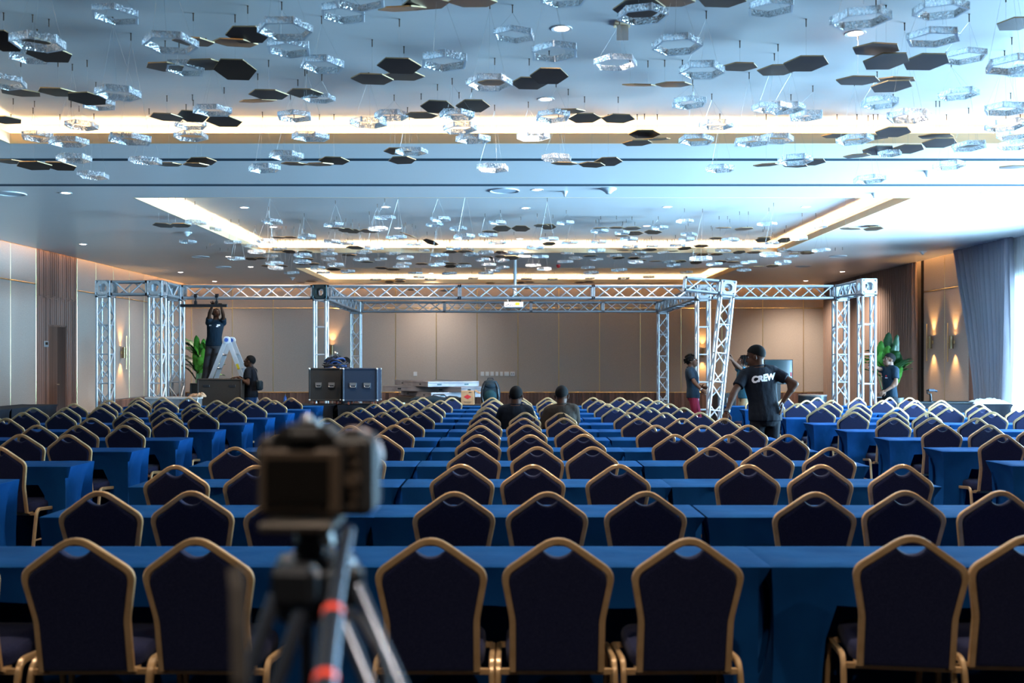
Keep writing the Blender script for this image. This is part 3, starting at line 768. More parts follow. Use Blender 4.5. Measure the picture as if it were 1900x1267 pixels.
zname = {'n': 'front ceiling recess', 'm': 'middle recess', 'r': 'rear recess'}
for zone, per in (('n', 9), ('m', 12), ('r', 12)):
    L = sorted([q for q in rings if q[3] == zone], key=lambda q: q[1])
    for ti in range(0, len(L), per):
        row = sorted(L[ti:ti + per], key=lambda q: q[0])
        for k, (x, y, wpx, zn) in enumerate(row):
            p, size = place(x, y, wpx, zone, 0.35)
            tz = top_z(p)
            lab = 'clear hexagon ring, %s from left in tier %s from the top, %s' % (ORD[k + 1], ['one', 'two', 'three', 'four', 'five', 'six', 'seven', 'eight', 'nine', 'ten', 'eleven', 'twelve'][ti // per], zname[zone])
            t = thing('hexagon_ring_pendant', lab, 'pendant', p, 0, 'clear hexagon rings hanging from the ceiling')
            sc = min(max(size / .35, .75), 1.3)
            yaw = rnd.uniform(-.5, .5); tl = (rnd.uniform(-.05, .05), rnd.uniform(-.05, .05))
            link('ring', RING[0], t, rot=(tl[0], tl[1], yaw), scale=(sc, sc, sc * rnd.uniform(.9, 1.15)))
            hook = V(rnd.uniform(-.06, .06), rnd.uniform(-.06, .06), tz - p.z)
            link('ceiling_hook', HOOK, t, loc=hook, rot=(0, 0, rnd.uniform(0, 6)))
            for i in range(3):
                a = yaw + 2 * math.pi * i / 3 + .5
                q = V(.148 * sc * math.cos(a), .148 * sc * math.sin(a), .03 * sc)
                rod('wire', q, hook - V(0, 0, .06), .0008 if zone == 'n' else .0010, 'wire_steel', t, 4)

plates = []
def PL(off, sc, zone, *clusters):
    for c in clusters: plates.append((zone, [(off[0] + q[0] / sc, off[1] + q[1] / sc, q[2] / sc, q[3] / sc, q[4] if len(q) > 4 else 0) for q in c]))
PL((0, 0), s1, 'n',
   [(20,225,130,70),(180,235,150,40),(270,297,250,85)], [(1065,228,230,45),(1295,235,250,40),(1365,190,245,85)],
   [(910,367,215,45),(1135,355,230,55),(1295,383,235,108)], [(115,510,220,40),(320,507,220,45),(480,543,220,65)],
   [(1480,520,220,50),(1680,513,200,45),(1420,555,210,12)], [(30,660,180,40)], [(920,645,190,40),(1060,640,170,60),(1235,668,200,55)],
   [(60,890,150,22),(190,912,190,45),(330,915,180,45)], [(930,905,130,18),(1080,908,140,20),(1110,888,165,40)], [(1620,902,140,15),(1760,905,160,15),(1840,885,170,40)])
PL((630, 0), s1, 'n',
   [(475,20,270,55),(735,10,270,50),(345,47,270,22)], [(330,362,250,80),(180,435,235,55),(355,418,230,45)], [(1155,418,215,82),(1045,458,205,62),(855,455,190,30)],
   [(540,588,190,65),(735,583,190,65),(450,635,190,32)], [(1350,650,185,48),(1535,652,190,45),(1260,612,190,22)], [(1680,738,178,42),(1640,787,170,30),(1750,766,150,10)],
   [(320,832,155,35),(345,882,155,38)], [(1240,900,150,15),(1390,907,150,26),(1480,890,158,45)], [(1650,45,290,95),(1830,8,260,50),(2110,0,270,70)], [(1650,468,190,8),(1840,465,200,25)])
PL((1260, 0), s1, 'n',
   [(1085,270,265,60),(1140,337,260,85),(1360,340,255,85)], [(700,350,250,80),(545,385,230,55),(335,367,200,42)], [(985,443,240,45),(1170,475,230,60),(1190,440,230,30)],
   [(1180,727,195,52),(1070,755,170,25),(870,748,170,22)], [(1435,787,190,50),(1415,750,190,25),(1595,805,185,50)], [(1260,820,180,48),(1095,828,180,50),(980,858,150,20)],
   [(735,892,150,35),(640,912,140,15),(480,908,120,12)], [(1860,130,210,65)], [(1840,920,160,15)])
PL((250, 360), 2.714, 'm', [(145,157,110,22),(230,157,110,20)])
PL((320, 380), s2, 'm',
   [(430,495,190,35),(600,515,190,25),(700,520,110,20)], [(1330,410,150,16),(1480,408,150,16)], [(930,570,180,10),(1110,570,150,18)], [(1480,590,200,40),(1660,595,220,35),(1320,570,140,12)],
   [(990,680,130,25),(1100,672,150,22)], [(1195,770,150,20),(1375,768,150,20)], [(1690,685,180,28)], [(1640,748,150,15),(1770,742,130,18)])
PL((320, 380), s2, 'r', [(1620,970,130,25),(1750,965,150,15)])
PL((560, 380), s2, 'm',
   [(440,295,160,15),(555,318,120,30),(640,330,120,30),(850,328,250,45)], [(1340,380,220,20,20),(1625,470,210,60,14)], [(670,538,230,40)], [(595,632,190,25)], [(820,718,180,20)], [(400,810,190,35)],
   [(1000,795,160,25),(1150,812,180,25)], [(1510,743,165,22)])
PL((560, 380), s2, 'r', [(1100,970,120,28),(1240,962,140,25)], [(740,1040,140,20)], [(1380,1070,90,14)])
PL((800, 380), s2, 'm',
   [(890,298,240,70),(1130,298,240,70),(750,340,220,28)], [(1390,262,120,20),(1480,275,120,40)], [(1485,490,160,40)], [(240,592,200,30),(430,590,200,28)], [(880,597,150,30),(880,650,150,30),(1015,665,200,50)],
   [(710,665,120,25)], [(420,740,170,15),(240,738,140,18),(240,772,130,30)])
PL((800, 380), s2, 'r', [(745,985,130,20)], [(1120,978,110,22),(1240,972,130,18)], [(1220,1050,120,16)], [(200,1080,200,18)])
PL((1060, 380), s2, 'm',
   [(370,292,180,12),(570,288,180,20),(765,297,235,40)], [(800,358,220,48),(1030,342,225,50),(640,390,140,10)], [(985,565,205,32),(830,573,140,12),(660,570,180,10)], [(1430,548,190,38),(1635,518,200,35),(1270,583,130,10)],
   [(240,643,180,20)], [(595,668,165,30),(790,670,170,28)], [(870,698,140,14)], [(1060,710,150,10)], [(1375,710,110,20),(1300,720,110,15),(1570,725,110,25)], [(1650,625,150,28),(1830,622,150,25)])
PL((1060, 380), s2, 'r', [(105,975,140,20),(220,970,150,20)], [(620,1040,160,16)])
PL((1320, 380), s2, 'm',
   [(410,302,250,35),(150,290,200,12)], [(650,440,200,60),(670,412,180,15),(920,445,120,40)], [(60,420,130,18)], [(350,595,170,38),(540,598,190,28)], [(1205,608,185,28),(1050,615,140,10)],
   [(770,770,170,30),(560,778,200,10)], [(270,720,170,20),(120,715,110,20)], [(1650,508,130,25),(1560,515,130,14),(1340,530,200,10)], [(1750,300,280,20),(2040,300,250,50)])
cnt = {'n': 0, 'm': 0, 'r': 0}
for zone in 'nmr':
    L = sorted([c for c in plates if c[0] == zone], key=lambda c: min(q[1] for q in c[1]))
    per = 6 if zone == 'n' else 8
    for ti in range(0, len(L), per):
        row = sorted(L[ti:ti + per], key=lambda c: c[1][0][0])
        for k, (zn, qs) in enumerate(row):
            mx = max(q[2] for q in qs)
            pts = [place(q[0], q[1], max(q[2], mx * .8), zone, 0.36) for q in qs]
            base = sum((p for p, _ in pts), Vector()) / len(pts)
            nm = ['', 'single bronze hexagon plate', 'pair of bronze hexagon plates', 'trio of bronze hexagon plates', 'chain of four bronze hexagon plates'][len(qs)]
            t = thing('hexagon_plate_pendant', '%s, %s from left in tier %s, %s' % (nm, ORD[k + 1], ['one', 'two', 'three', 'four', 'five', 'six', 'seven', 'eight'][ti // per], zname[zone]), 'pendant', base, 0, 'bronze hexagon plates hanging from the ceiling')
            for (p, size), q in zip(pts, qs):
                sc = min(max(size / .36, .8), 1.25)
                elev = math.atan2(p.z - EYE, p.y)
                ratio = min(q[3] / (q[2] * .866), .95)
                tilt = math.asin(ratio) - elev
                tilt = max(-.5, min(.5, tilt))
                loc = p - base
                link('plate', PLATE, t, loc=loc, rot=(-tilt, R(q[4]) + rnd.uniform(-.04, .04), rnd.uniform(-.12, .12)), scale=(sc, sc, 1))
                tz = top_z(p)
                for dx in ((0,) if len(qs) > 2 else (-.08, .08)):
                    hk = V(loc.x + dx, loc.y, tz - base.z)
                    link('ceiling_hook', HOOK, t, loc=hk, rot=(0, 0, rnd.uniform(2.5, 3.8)))
                    rod('wire', V(loc.x + dx, loc.y, loc.z), hk - V(0, 0, .06), .0009, 'wire_steel', t, 4)

# ------------------------------------------------------------------ aluminium box trusses
def truss(t, p0, p1, hint, size=0.29, styles='zzzz', pitch=0.32, horiz=False, ends=True, off=None):
    """chords, lacing and end frames as parts of thing t; p0, p1 in t's own space"""
    p0 = Vector(p0); p1 = Vector(p1); L = (p1 - p0).length
    s, u, d = basis(p1 - p0, hint); h = size / 2 - .025
    cs = [s * a * h + u * b * h for a, b in ((-1, -1), (1, -1), (1, 1), (-1, 1))]
    for c in cs: rod('chord', p0 + c, p1 + c, .025, 'aluminium', t, 10)
    n = max(2, round((L - .12) / pitch)); n += n % 2
    st = (L - .12) / n
    for f in range(4):
        a, b = cs[f], cs[(f + 1) % 4]
        if styles[f] == 'z':
            for i in range(n):
                A, B = (a, b) if (i + f) % 2 == 0 else (b, a)
                rod('brace', p0 + d * (.06 + st * i + .012) + A, p0 + d * (.06 + st * (i + 1) - .012) + B, .0145, 'alu_lacing', t, 6)
        if styles[f] == 'h' or horiz:
            m = max(2, round(L / .58))
            for i in range(1, m):
                rod('rung', p0 + d * (L * i / m) + a, p0 + d * (L * i / m) + b, .0145, 'alu_lacing', t, 6)
    if ends:
        for e in (p0 + d * .02, p1 - d * .02):
            mb = MB()
            for f in range(4):
                a, b = cs[f], cs[(f + 1) % 4]
                q = (a + b).normalized()
                w_ = basis(b - a, d)
                mid = e + (a + b) / 2
                rot = Matrix((w_[2], w_[0], w_[1])).transposed()
                mb.box(mid, (2 * h + .05, .05, .028), rot)
            obj('end_frame', mb, 'alu_plate', t)
def block(t, c, size=0.30, m='alu_plate', rot=None):
    """corner block: six plates, each with a square hole, and rounded edge tubes"""
    c = Vector(c); h = size / 2
    for ax in range(3):
        for sg in (-1, 1):
            mb = MB(); i, j = (ax + 1) % 3, (ax + 2) % 3
            def P(a, b, k):
                v = [0, 0, 0]; v[ax] = sg * (h - k); v[i] = a; v[j] = b; return V(*v)
            o_, n_ = h - .012, h * .42
            out = [(o_, n_), (n_, o_), (-n_, o_), (-o_, n_), (-o_, -n_), (-n_, -o_), (n_, -o_), (o_, -n_)]
            inn = [(a * .55, b * .55) for a, b in out]
            P_ = [P(a, b, 0) for a, b in out] + [P(a, b, 0) for a, b in inn] + [P(a, b, .012) for a, b in out] + [P(a, b, .012) for a, b in inn]
            Fs = []
            for k in range(8):
                q = (k + 1) % 8
                Fs += [(k, q, 8 + q, 8 + k), (16 + k, 24 + k, 24 + q, 16 + q), (k, 16 + k, 16 + q, q), (8 + k, 8 + q, 24 + q, 24 + k)]
            if rot is not None: P_ = [rot @ p for p in P_]
            mb.add([p + c for p in P_], Fs); obj('block_plate', mb, m, t)
    mb = MB()
    rr = h - .016
    E = [(V(a * rr, b * rr, -rr), V(a * rr, b * rr, rr)) for a in (-1, 1) for b in (-1, 1)] + [(V(a * rr, -rr, b * rr), V(a * rr, rr, b * rr)) for a in (-1, 1) for b in (-1, 1)] + [(V(-rr, a * rr, b * rr), V(rr, a * rr, b * rr)) for a in (-1, 1) for b in (-1, 1)]
    for a, b in E:
        if rot is not None: a = rot @ a; b = rot @ b
        mb.cyl(c + a, c + b, .017, n=6)
    obj('block_frame', mb, m, t, True)

TZ = 3.005
def tower(x, y, lab, styles='zzzz', horiz=True, bm='alu_plate', top=TZ - .15):
    t = thing('truss_tower', lab, 'truss', (x, y, 0), 0, 'aluminium truss towers')
    obj('base_plate', MB().box((0, 0, .012), (0.6, 0.6, 0.022), bev=.005), 'alu_plate', t)
    truss(t, (0, 0, 0.024), (0, 0, top), (0, 1, 0), styles=styles, horiz=horiz)
    block(t, (0, 0, TZ), m=bm)
    return t
mat('block_dark', (0.03, 0.05, 0.055), 0.4, metal=0.7)
tower(-7.87, 19.4, 'aluminium truss tower at the far left nearest the left wall')
tower(-6.86, 19.4, 'aluminium truss tower second from left, facing the black hanging bar')
tower(-6.86, 20.5, 'aluminium truss tower third from left, beside the left green plant')
tower(-3.88, 20.5, 'aluminium truss tower with dark corner block above the road cases', styles='hzhz', horiz=False, bm='block_dark')
tower(3.98, 20.5, 'upright aluminium truss tower behind the leaning one', styles='hzhz', horiz=False)
tower(6.82, 20.5, 'aluminium truss tower at right, second from the right plant')
tower(6.82, 19.0, 'aluminium truss tower at far right beside the right plant', styles='hzhz', horiz=True)
tower(-4.02, 26.1, 'rear left aluminium truss tower right of the wall sconce')
tower(4.02, 26.1, 'rear right aluminium truss tower left of the man in burgundy trousers')
def span(p0, p1, lab, styles='zzzz'):
    p0 = Vector(p0); p1 = Vector(p1); c = (p0 + p1) / 2
    t = thing('truss_span', lab, 'truss', c, 0, 'aluminium truss spans')
    truss(t, p0 - c, p1 - c, (0, 0, 1), styles=styles, pitch=.33)
B = .152
span((-7.87 + B, 19.4, TZ), (-6.86 - B, 19.4, TZ), 'short aluminium truss span between the two left-hand towers')
span((-6.86, 19.4 + B, TZ), (-6.86, 20.5 - B, TZ), 'short aluminium truss span running back beside the left plant')
span((-6.86 + B, 20.5, TZ), (-3.88 - B, 20.5, TZ), 'aluminium truss span above the man on the ladder')
span((-3.88 + B, 20.5, TZ), (-1.02, 20.5, TZ), 'front aluminium truss span right of the dark corner block')
span((-1.02, 20.5, TZ), (1.72, 20.5, TZ), 'front aluminium truss span behind the projector pole')
span((1.72, 20.5, TZ), (3.98 - B, 20.5, TZ), 'front aluminium truss span left of the leaning tower')
span((3.98 + B, 20.5, TZ), (6.82 - B, 20.5, TZ), 'front aluminium truss span right of the leaning tower')
span((6.82, 19.0 + B, TZ), (6.82, 20.5 - B, TZ), 'short aluminium truss span joining the two right-hand towers')
span((-3.9, 20.5 + B, TZ), (-3.98, 23.3, TZ), 'side aluminium truss span running back from the dark block')
span((-3.98, 23.3, TZ), (-4.02, 26.1 - B, TZ), 'side aluminium truss span meeting the rear left tower')
span((3.99, 20.5 + B, TZ), (4.0, 23.3, TZ), 'side aluminium truss span running back behind the leaning tower')
span((4.0, 23.3, TZ), (4.02, 26.1 - B, TZ), 'side aluminium truss span meeting the rear right tower')
span((-4.02 + B, 26.1, TZ), (-1.70, 26.1, TZ), 'rear aluminium truss span, first from the left tower')
span((-1.70, 26.1, TZ), (0.57, 26.1, TZ), 'rear aluminium truss span behind the projector')
span((0.57, 26.1, TZ), (2.45, 26.1, TZ), 'rear aluminium truss span, third from the left tower')
span((2.45, 26.1, TZ), (4.02 - B, 26.1, TZ), 'rear aluminium truss span meeting the right rear tower')

# the tower being tipped upright by the crew
t = thing('leaning_truss_tower', 'leaning aluminium truss tower with a short arm, being lifted by two men', 'truss', (4.0, 19.7, 0.03))
t.rotation_euler = (0, R(5.8), 0)
truss(t, (0, 0, 0.02), (0, 0, 2.86), (0, 1, 0), styles='zzzz', horiz=True)
block(t, (0, 0, 3.015))
truss(t, (-.155, 0, 3.015), (-.86, 0, 3.015), (0, 0, 1), pitch=.26)
obj('base_plate', MB().box((0, 0, .01), (0.3, 0.3, 0.02)), 'alu_plate', t)

# bar hung on clamps from the truss over the man on the ladder
p0 = at(336, 567, 20.36); p1 = at(422, 567, 20.36); c = (p0 + p1) / 2
t = thing('hanging_bar', 'black bar clamped under the truss above the man on the ladder', 'bar', c)
obj('bar', MB().box((0, 0, 0), ((p1 - p0).x, 0.05, 0.06), bev=.005), 'black_metal', t)
for x in (363, 402):
    q = at(x, 567, 20.36) - c
    obj('clamp', MB().box(q + V(0, 0, .06), (0.05, 0.05, 0.07)).cyl(q + V(0, 0, .08), q + V(0, 0, .19), .016).lathe([(0.02, -.03), (0.045, -.03), (0.045, .03), (0.02, .03)], q + V(0, .02, .20), 12, (1, 0, 0)), 'black_metal', t, True)

# projector on a ceiling pole
Zp = 23.6
t = thing('projector_pendant', 'white projector with a yellow label on a long white ceiling pole', 'projector', at(953, 556, Zp))
b = t.location
pt = at(955.5, 480, Zp)
obj('pole', MB().cyl((pt.x - b.x, 0, H - b.z), (pt.x - b.x, 0, .08), .038, n=12).cyl((pt.x - b.x, 0, H - b.z - .02), (pt.x - b.x, 0, H - b.z + .004), .09, n=16).cyl((pt.x - b.x, 0, .62), (pt.x - b.x, 0, .66), .048, n=12), 'white_plastic', t, True)
mb = MB()
mb.box((.03, 0, .07), (0.18, 0.16, 0.05), bev=.01).box((.03, 0, .01), (0.26, 0.2, 0.03), bev=.008)
for dx in (-.1, .16): mb.box((dx, 0, -.02), (0.03, 0.22, 0.09)).box((dx * .8, 0, .05), (0.02, 0.1, 0.1))
mb.box((-.14, 0, .05), (0.09, .1, .09), Matrix.Rotation(.5, 3, 'Y'))
obj('mount', mb, 'block_dark', t)
obj('housing', MB().box((0, 0.08, -.12), (0.455, 0.40, 0.135), bev=.015), 'white_plastic', t)
obj('top_cover', MB().box((0, 0.08, -.047), (0.43, 0.38, 0.014)), 'block_dark', t)
obj('label', MB().box((.09, -.122, -.105), (0.10, 0.004, 0.065)), 'yellow_label', t)
mb = MB()
for dx in (-.18, -.155, -.13, -.085, -.06, -.03, .02): mb.box((dx, -.122, -.135 + .008 * math.sin(dx * 80)), (0.016, 0.006, 0.022))
obj('port', mb, 'black_metal', t)
obj('cable', MB().tube([(-.13, 0, .04), (-.14, -.10, -.02), (-.12, -.14, -.09), (-.10, -.125, -.13)], .008), 'white_plastic', t, True)
# ------------------------------------------------------------------ banquet chairs
def fillet(P, rs, n=6):
    out = [Vector(P[0])]
    for i in range(1, len(P) - 1):
        a, b, c = Vector(P[i - 1]), Vector(P[i]), Vector(P[i + 1]); r = rs[i - 1]
        u = (a - b).normalized(); w_ = (c - b).normalized()
        ang = u.angle(w_); t = min(r / math.tan(ang / 2), (a - b).length * .49, (c - b).length * .49)
        p = b + u * t; q = b + w_ * t
        for k in range(n + 1):
            s = k / n; out.append(p * (1 - s) ** 2 + b * 2 * s * (1 - s) + q * s * s)
    out.append(Vector(P[-1])); return out
def lean(z): return -0.21 * (z - .42)
def backpt(x, z, dy=0): return V(x, lean(z) + dy, z)
half = [(-.166, .415), (-.166, .62), (-.199, .80), (0, .944)]
ctrl = [V(x, 0, z) for x, z in half] + [V(-x, 0, z) for x, z in half[::-1][1:]]
path = fillet(ctrl, [.25, .055, .10, .055, .25], 6)
tail = [V(-.166, .075, .405), V(-.166, .03, .405)]
pts = tail + [backpt(p.x, p.z) for p in path] + [V(-q.x, q.y, q.z) for q in tail[::-1]]
sec = [(-.0108, -.009), (-.007, -.0135), (.007, -.0135), (.0108, -.009), (.0108, .009), (.007, .0135), (-.007, .0135), (-.0108, .009)]
BACKFRAME = MB().sweep(pts, [(b, a) for a, b in sec], hint=(0, 1, .001)).mesh('back_frame', 'gold_frame', True)

inner = [(p.x * .945, .40 + (p.z - .40) * .972) for p in path]
zt = lambda x: .862 + .030 * min(1, (x / .058) ** 2)     # scooped hand-hold at the top
left = [q for q in inner if q[0] < -.056]
right = [q for q in inner if q[0] > .056]
outl = left + [(x * .058, min(zt(x * .058), 9)) for x in (-1, -.75, -.5, -.25, 0, .25, .5, .75, 1)] + right
cx_, cz_ = 0, .64
def shrink(o, k): return [(cx_ + (x - cx_) * k, cz_ + (z - cz_) * k) for x, z in o]
def pad():
    mb = MB(); n = len(outl); rows = [(shrink(outl, .93), -.020), (shrink(outl, .98), -.016), (outl, -.004), (outl, .012), (shrink(outl, .98), .026), (shrink(outl, .90), .034), (shrink(outl, .6), .042)]
    P = [backpt(x, z, dy) for o, dy in rows for x, z in o]
    Fs = [(i * n + k, i * n + (k + 1) % n, (i + 1) * n + (k + 1) % n, (i + 1) * n + k) for i in range(len(rows) - 1) for k in range(n)]
    c0 = len(P); P.append(backpt(0, .64, -.020)); c1 = len(P); P.append(backpt(0, .64, .045))
    for k in range(n):
        m = (len(rows) - 1) * n; Fs.append((m + k, m + (k + 1) % n, c1))
    P = [p for i, p in enumerate(P) if i != c0]; Fs = [tuple(q - 1 if q > c0 else q for q in f) for f in Fs]
    Fs.append(tuple(range(n))[::-1])
    me = mb.add(P, Fs).mesh('backrest', 'navy_fabric', True)
    max(me.polygons, key=lambda p: p.loop_total).use_smooth = False
    return me
BACKREST = pad()
def seat():
    mb = MB(); P = []; Fs = []
    o = []
    for k in range(20):
        a = 2 * math.pi * k / 20; c, s = math.cos(a), math.sin(a)
        o.append((math.copysign(abs(c) ** .45, c), math.copysign(abs(s) ** .45, s)))
    rows = [(.97, .412), (1, .42), (1.0, .445), (.985, .463), (.93, .475), (.7, .482)]
    for k, z in rows: P += [V(x * .196 * k, .235 + y * .225 * k, z + (.006 if y > 0 else 0)) for x, y in o]
    n = 20
    Fs = [(i * n + k, i * n + (k + 1) % n, (i + 1) * n + (k + 1) % n, (i + 1) * n + k) for i in range(len(rows) - 1) for k in range(n)]
    Fs += [tuple(range(n))[::-1], tuple(range((len(rows) - 1) * n, len(rows) * n))]
    return mb.add(P, Fs).mesh('seat', 'navy_fabric', True)
SEAT = seat()
def leg_frame(sg):
    c = [V(sg * .232, -.055, 0.0), V(sg * .222, .045, .435), V(sg * .222, .395, .405), V(sg * .230, .445, 0.0)]
    q = fillet(c, [.06, .06], 5)
    return MB().sweep(q, [(b, a) for a, b in sec], hint=(1, 0.01, 0)).mesh('leg_frame', 'gold_frame', True)
LEGS = [leg_frame(-1), leg_frame(1)]
RAIL = [MB().cyl((sg * .228, .0, .20), (sg * .228, .42, .19), .008, n=6).mesh('side_rail', 'gold_frame', True) for sg in (-1, 1)]
CROSS = [MB().box((0, y, .40), (.44, .022, .02)).mesh('seat_support', 'gold_frame') for y in (.04, .40)]

def chair(x, y, rz, label, group):
    t = thing('banquet_chair', label, 'chair', (x, y, 0), rz, group)
    link('back_frame', BACKFRAME, t); link('backrest', BACKREST, t); link('seat', SEAT, t)
    for k in (0, 1): link('leg_frame', LEGS[k], t); link('side_rail', RAIL[k], t)
    for m in CROSS: link('seat_support', m, t)
    return t

# ------------------------------------------------------------------ tables under fitted covers
TW, TD, TH = 1.80, 0.45, 0.75
def cover(seed, m, arch=True, TW=TW, TD=TD):
    q = random.Random(seed); hx, hy = TW / 2, TD / 2
    # outline of the top, counter-clockwise from front-left; u is the run along the edge
    nx, ny = 40, 10
    ring = [(-hx + TW * i / nx, -hy, 'f') for i in range(nx)] + [(hx, -hy + TD * j / ny, 'r') for j in range(ny)] + [(hx - TW * i / nx, hy, 'b') for i in range(nx)] + [(-hx, hy - TD * j / ny, 'l') for j in range(ny)]
    n = len(ring); rows = 9; P = []; Fs = []
    bott = []
    o1, o2 = .165 + q.uniform(-.015, .01), .25 + q.uniform(-.02, .02)
    for x, y, s in ring:
        zb = .015
        if s == 'f' and arch:
            e = hx - abs(x)
            drop = .165 + .012 * math.sin(x * 3 + seed)
            if e > o2: zb = TH - drop
            elif e > o1: zb = TH - drop - (o2 - e) / (o2 - o1) * .30
            if o1 < e <= o2 and e < o1 + .045: zb = max(.015, zb - .30 * (1 - (e - o1) / .045))
        bott.append(zb)
    for j in range(rows):
        v = j / (rows - 1)
        for k, (x, y, s) in enumerate(ring):
            z = TH - .006 - (TH - .006 - bott[k]) * v
            d = TH - z
            nx_ = -1 if s == 'l' else (1 if s == 'r' else 0); ny_ = -1 if s == 'f' else (1 if s == 'b' else 0)
            if abs(abs(x) - hx) < 1e-6 and abs(abs(y) - hy) < 1e-6: nx_, ny_ = math.copysign(.7, x), math.copysign(.7, y)
            pull = -.10 * math.sin(min(1, d / .75) ** .8 * math.pi) * (1 if s in 'lr' else .3) + .02 * (d / .75)
            wv = .013 * math.sin(x * 17 + y * 23 + seed * 1.7) * min(1, d * 3) + .014 * noise.noise(V(x * 6, y * 6 + seed, z * 5))
            if j == 0: pull = wv = 0
            P.append(V(x + nx_ * (pull + wv + .004), y + ny_ * (pull + wv + .004), z))
    for j in range(rows - 1):
        for k in range(n): Fs.append((j * n + k, j * n + (k + 1) % n, (j + 1) * n + (k + 1) % n, (j + 1) * n + k))
    b0 = len(P); gx, gy = nx, ny
    for j in range(gy + 1):
        for i in range(gx + 1):
            x = -hx + TW * i / gx; y = -hy + TD * j / gy; ed = min(hx - abs(x), hy - abs(y))
            P.append(V(x * .998, y * .995, TH + (.0 if ed > .01 else -.004) + .007 * noise.noise(V(x * 5 + seed, y * 9, 2)) * min(1, ed * 12)))
    for j in range(gy):
        for i in range(gx):
            a = b0 + j * (gx + 1) + i; Fs.append((a, a + 1, a + gx + 2, a + gx + 1))
    # join the flat top to the skirt
    idx = [b0 + i for i in range(gx)] + [b0 + j * (gx + 1) + gx for j in range(gy)] + [b0 + gy * (gx + 1) + gx - i for i in range(gx)] + [b0 + (gy - j) * (gx + 1) for j in range(gy)]
    for k in range(n): Fs.append((idx[k], k, (k + 1) % n, idx[(k + 1) % n]))
    return MB().add(P, Fs).mesh('fitted_cover', m, True)
COVERS = [cover(k, 'cloth_blue') for k in range(4)]
BOARD = MB().box((0, 0, .728), (TW - .03, TD - .03, .024)).mesh('tabletop', 'table_board')
def tleg(sg): return MB().cyl((sg * .68, -.15, .0), (sg * .68, -.15, .715), .014, n=8).cyl((sg * .68, .15, 0), (sg * .68, .15, .715), .014, n=8).cyl((sg * .68, -.15, .12), (sg * .68, .15, .12), .011, n=8).mesh('leg_frame', 'black_metal', True)
TLEG = [tleg(-1), tleg(1)]
ntab = [0]
def table(x, y, label, group, rz=0, cov=None):
    t = thing('banquet_table', label, 'table', (x, y, 0), rz, group)
    link('fitted_cover', cov or COVERS[ntab[0] % 4], t); ntab[0] += 1
    link('tabletop', BOARD, t)
    for m in TLEG: link('leg_frame', m, t)
    return t

CROW = lambda n: 3.77 + 1.2935 * n          # plane of the chair backs in row n
XC = [[-2.08, -1.60, -1.15], [-.29, .18, .66], [1.51, 1.98, 2.45]]
XLB = [[-6.70, -6.22, -5.75], [-4.86, -4.39, -3.92]]
XRB = [[4.44, 4.92, 5.40], [6.24, 6.72, 7.20]]
CT = [(-1.64), (.168), (1.975)]; LT = [-6.20, -4.39]; RT = [4.92, 6.73]
over = {}   # (block, row, seat) -> dx, dy, rz (deg)
over[('c', 0, 6)] = (0.01, .05, -9); over[('c', 0, 7)] = (-.035, .05, -4); over[('c', 0, 5)] = (0, 0, 1)
over[('c', 0, 0)] = (-.02, .0, 0); over[('c', 0, 1)] = (0, 0, 1.5); over[('c', 0, 2)] = (.0, 0, -2)
over[('c', 0, 3)] = (0, 0, 0); over[('c', 0, 4)] = (0, 0, 0); over[('c', 1, 6)] = (.02, 0, -2); over[('c', 1, 7)] = (.02, .05, -4)
over[('c', 11, 2)] = (.08, .02, 20); over[('c', 11, 1)] = (.02, .02, 12); over[('c', 11, 0)] = (-.02, -.02, 8)
over[('l', 11, 5)] = (.05, -.12, -14)
over[('r', 11, 0)] = (-.02, .05, 22); over[('r', 11, 1)] = (.04, .05, 24); over[('r', 11, 2)] = (.12, .0, 20); over[('r', 11, 3)] = (.0, -.05, 20); over[('r', 11, 4)] = (.10, 0, 24)
over[('r', 10, 1)] = (.03, 0, 14); over[('r', 10, 4)] = (.05, 0, 14); over[('r', 8, 2)] = (.06, 0, 12)
blocks = [('c', 'centre block', XC, CT, 0, 9), ('l', 'left block', XLB, LT, 2, 6), ('r', 'right block', XRB, RT, 3, 6)]
for key, bname, X, T, n0, tot in blocks:
    for n in range(n0, 12):
        k = 0; rowname = ORD[n + 1] + ' row from camera'
        for ti, xs3 in enumerate(X):
            tx = T[ti] + (rnd.uniform(-.015, .015) if n else 0)
            ty = CROW(n) + .525 + (rnd.uniform(-.02, .02) if n else 0)
            pos = (['left-hand', 'middle', 'right-hand'] if len(X) == 3 else (['wall-side', 'aisle-side'] if key == 'l' else ['aisle-side', 'wall-side']))[ti]
            table(tx, ty, 'narrow blue-draped table, %s one in %s, %s' % (pos, rowname, bname), 'blue covered tables in the ' + bname)
            for i, x in enumerate(xs3):
                dx, dy, rz = over.get((key, n, k), (rnd.uniform(-.035, .035), rnd.uniform(-.03, .06), rnd.uniform(-5, 5)))
                if key == 'r': dy += .06
                chair(x + dx, CROW(n) + dy, R(rz), 'navy banquet chair with gold frame, %s from left in %s, %s' % (ORD[k + 1], rowname, bname), 'navy banquet chairs in the ' + bname)
                k += 1

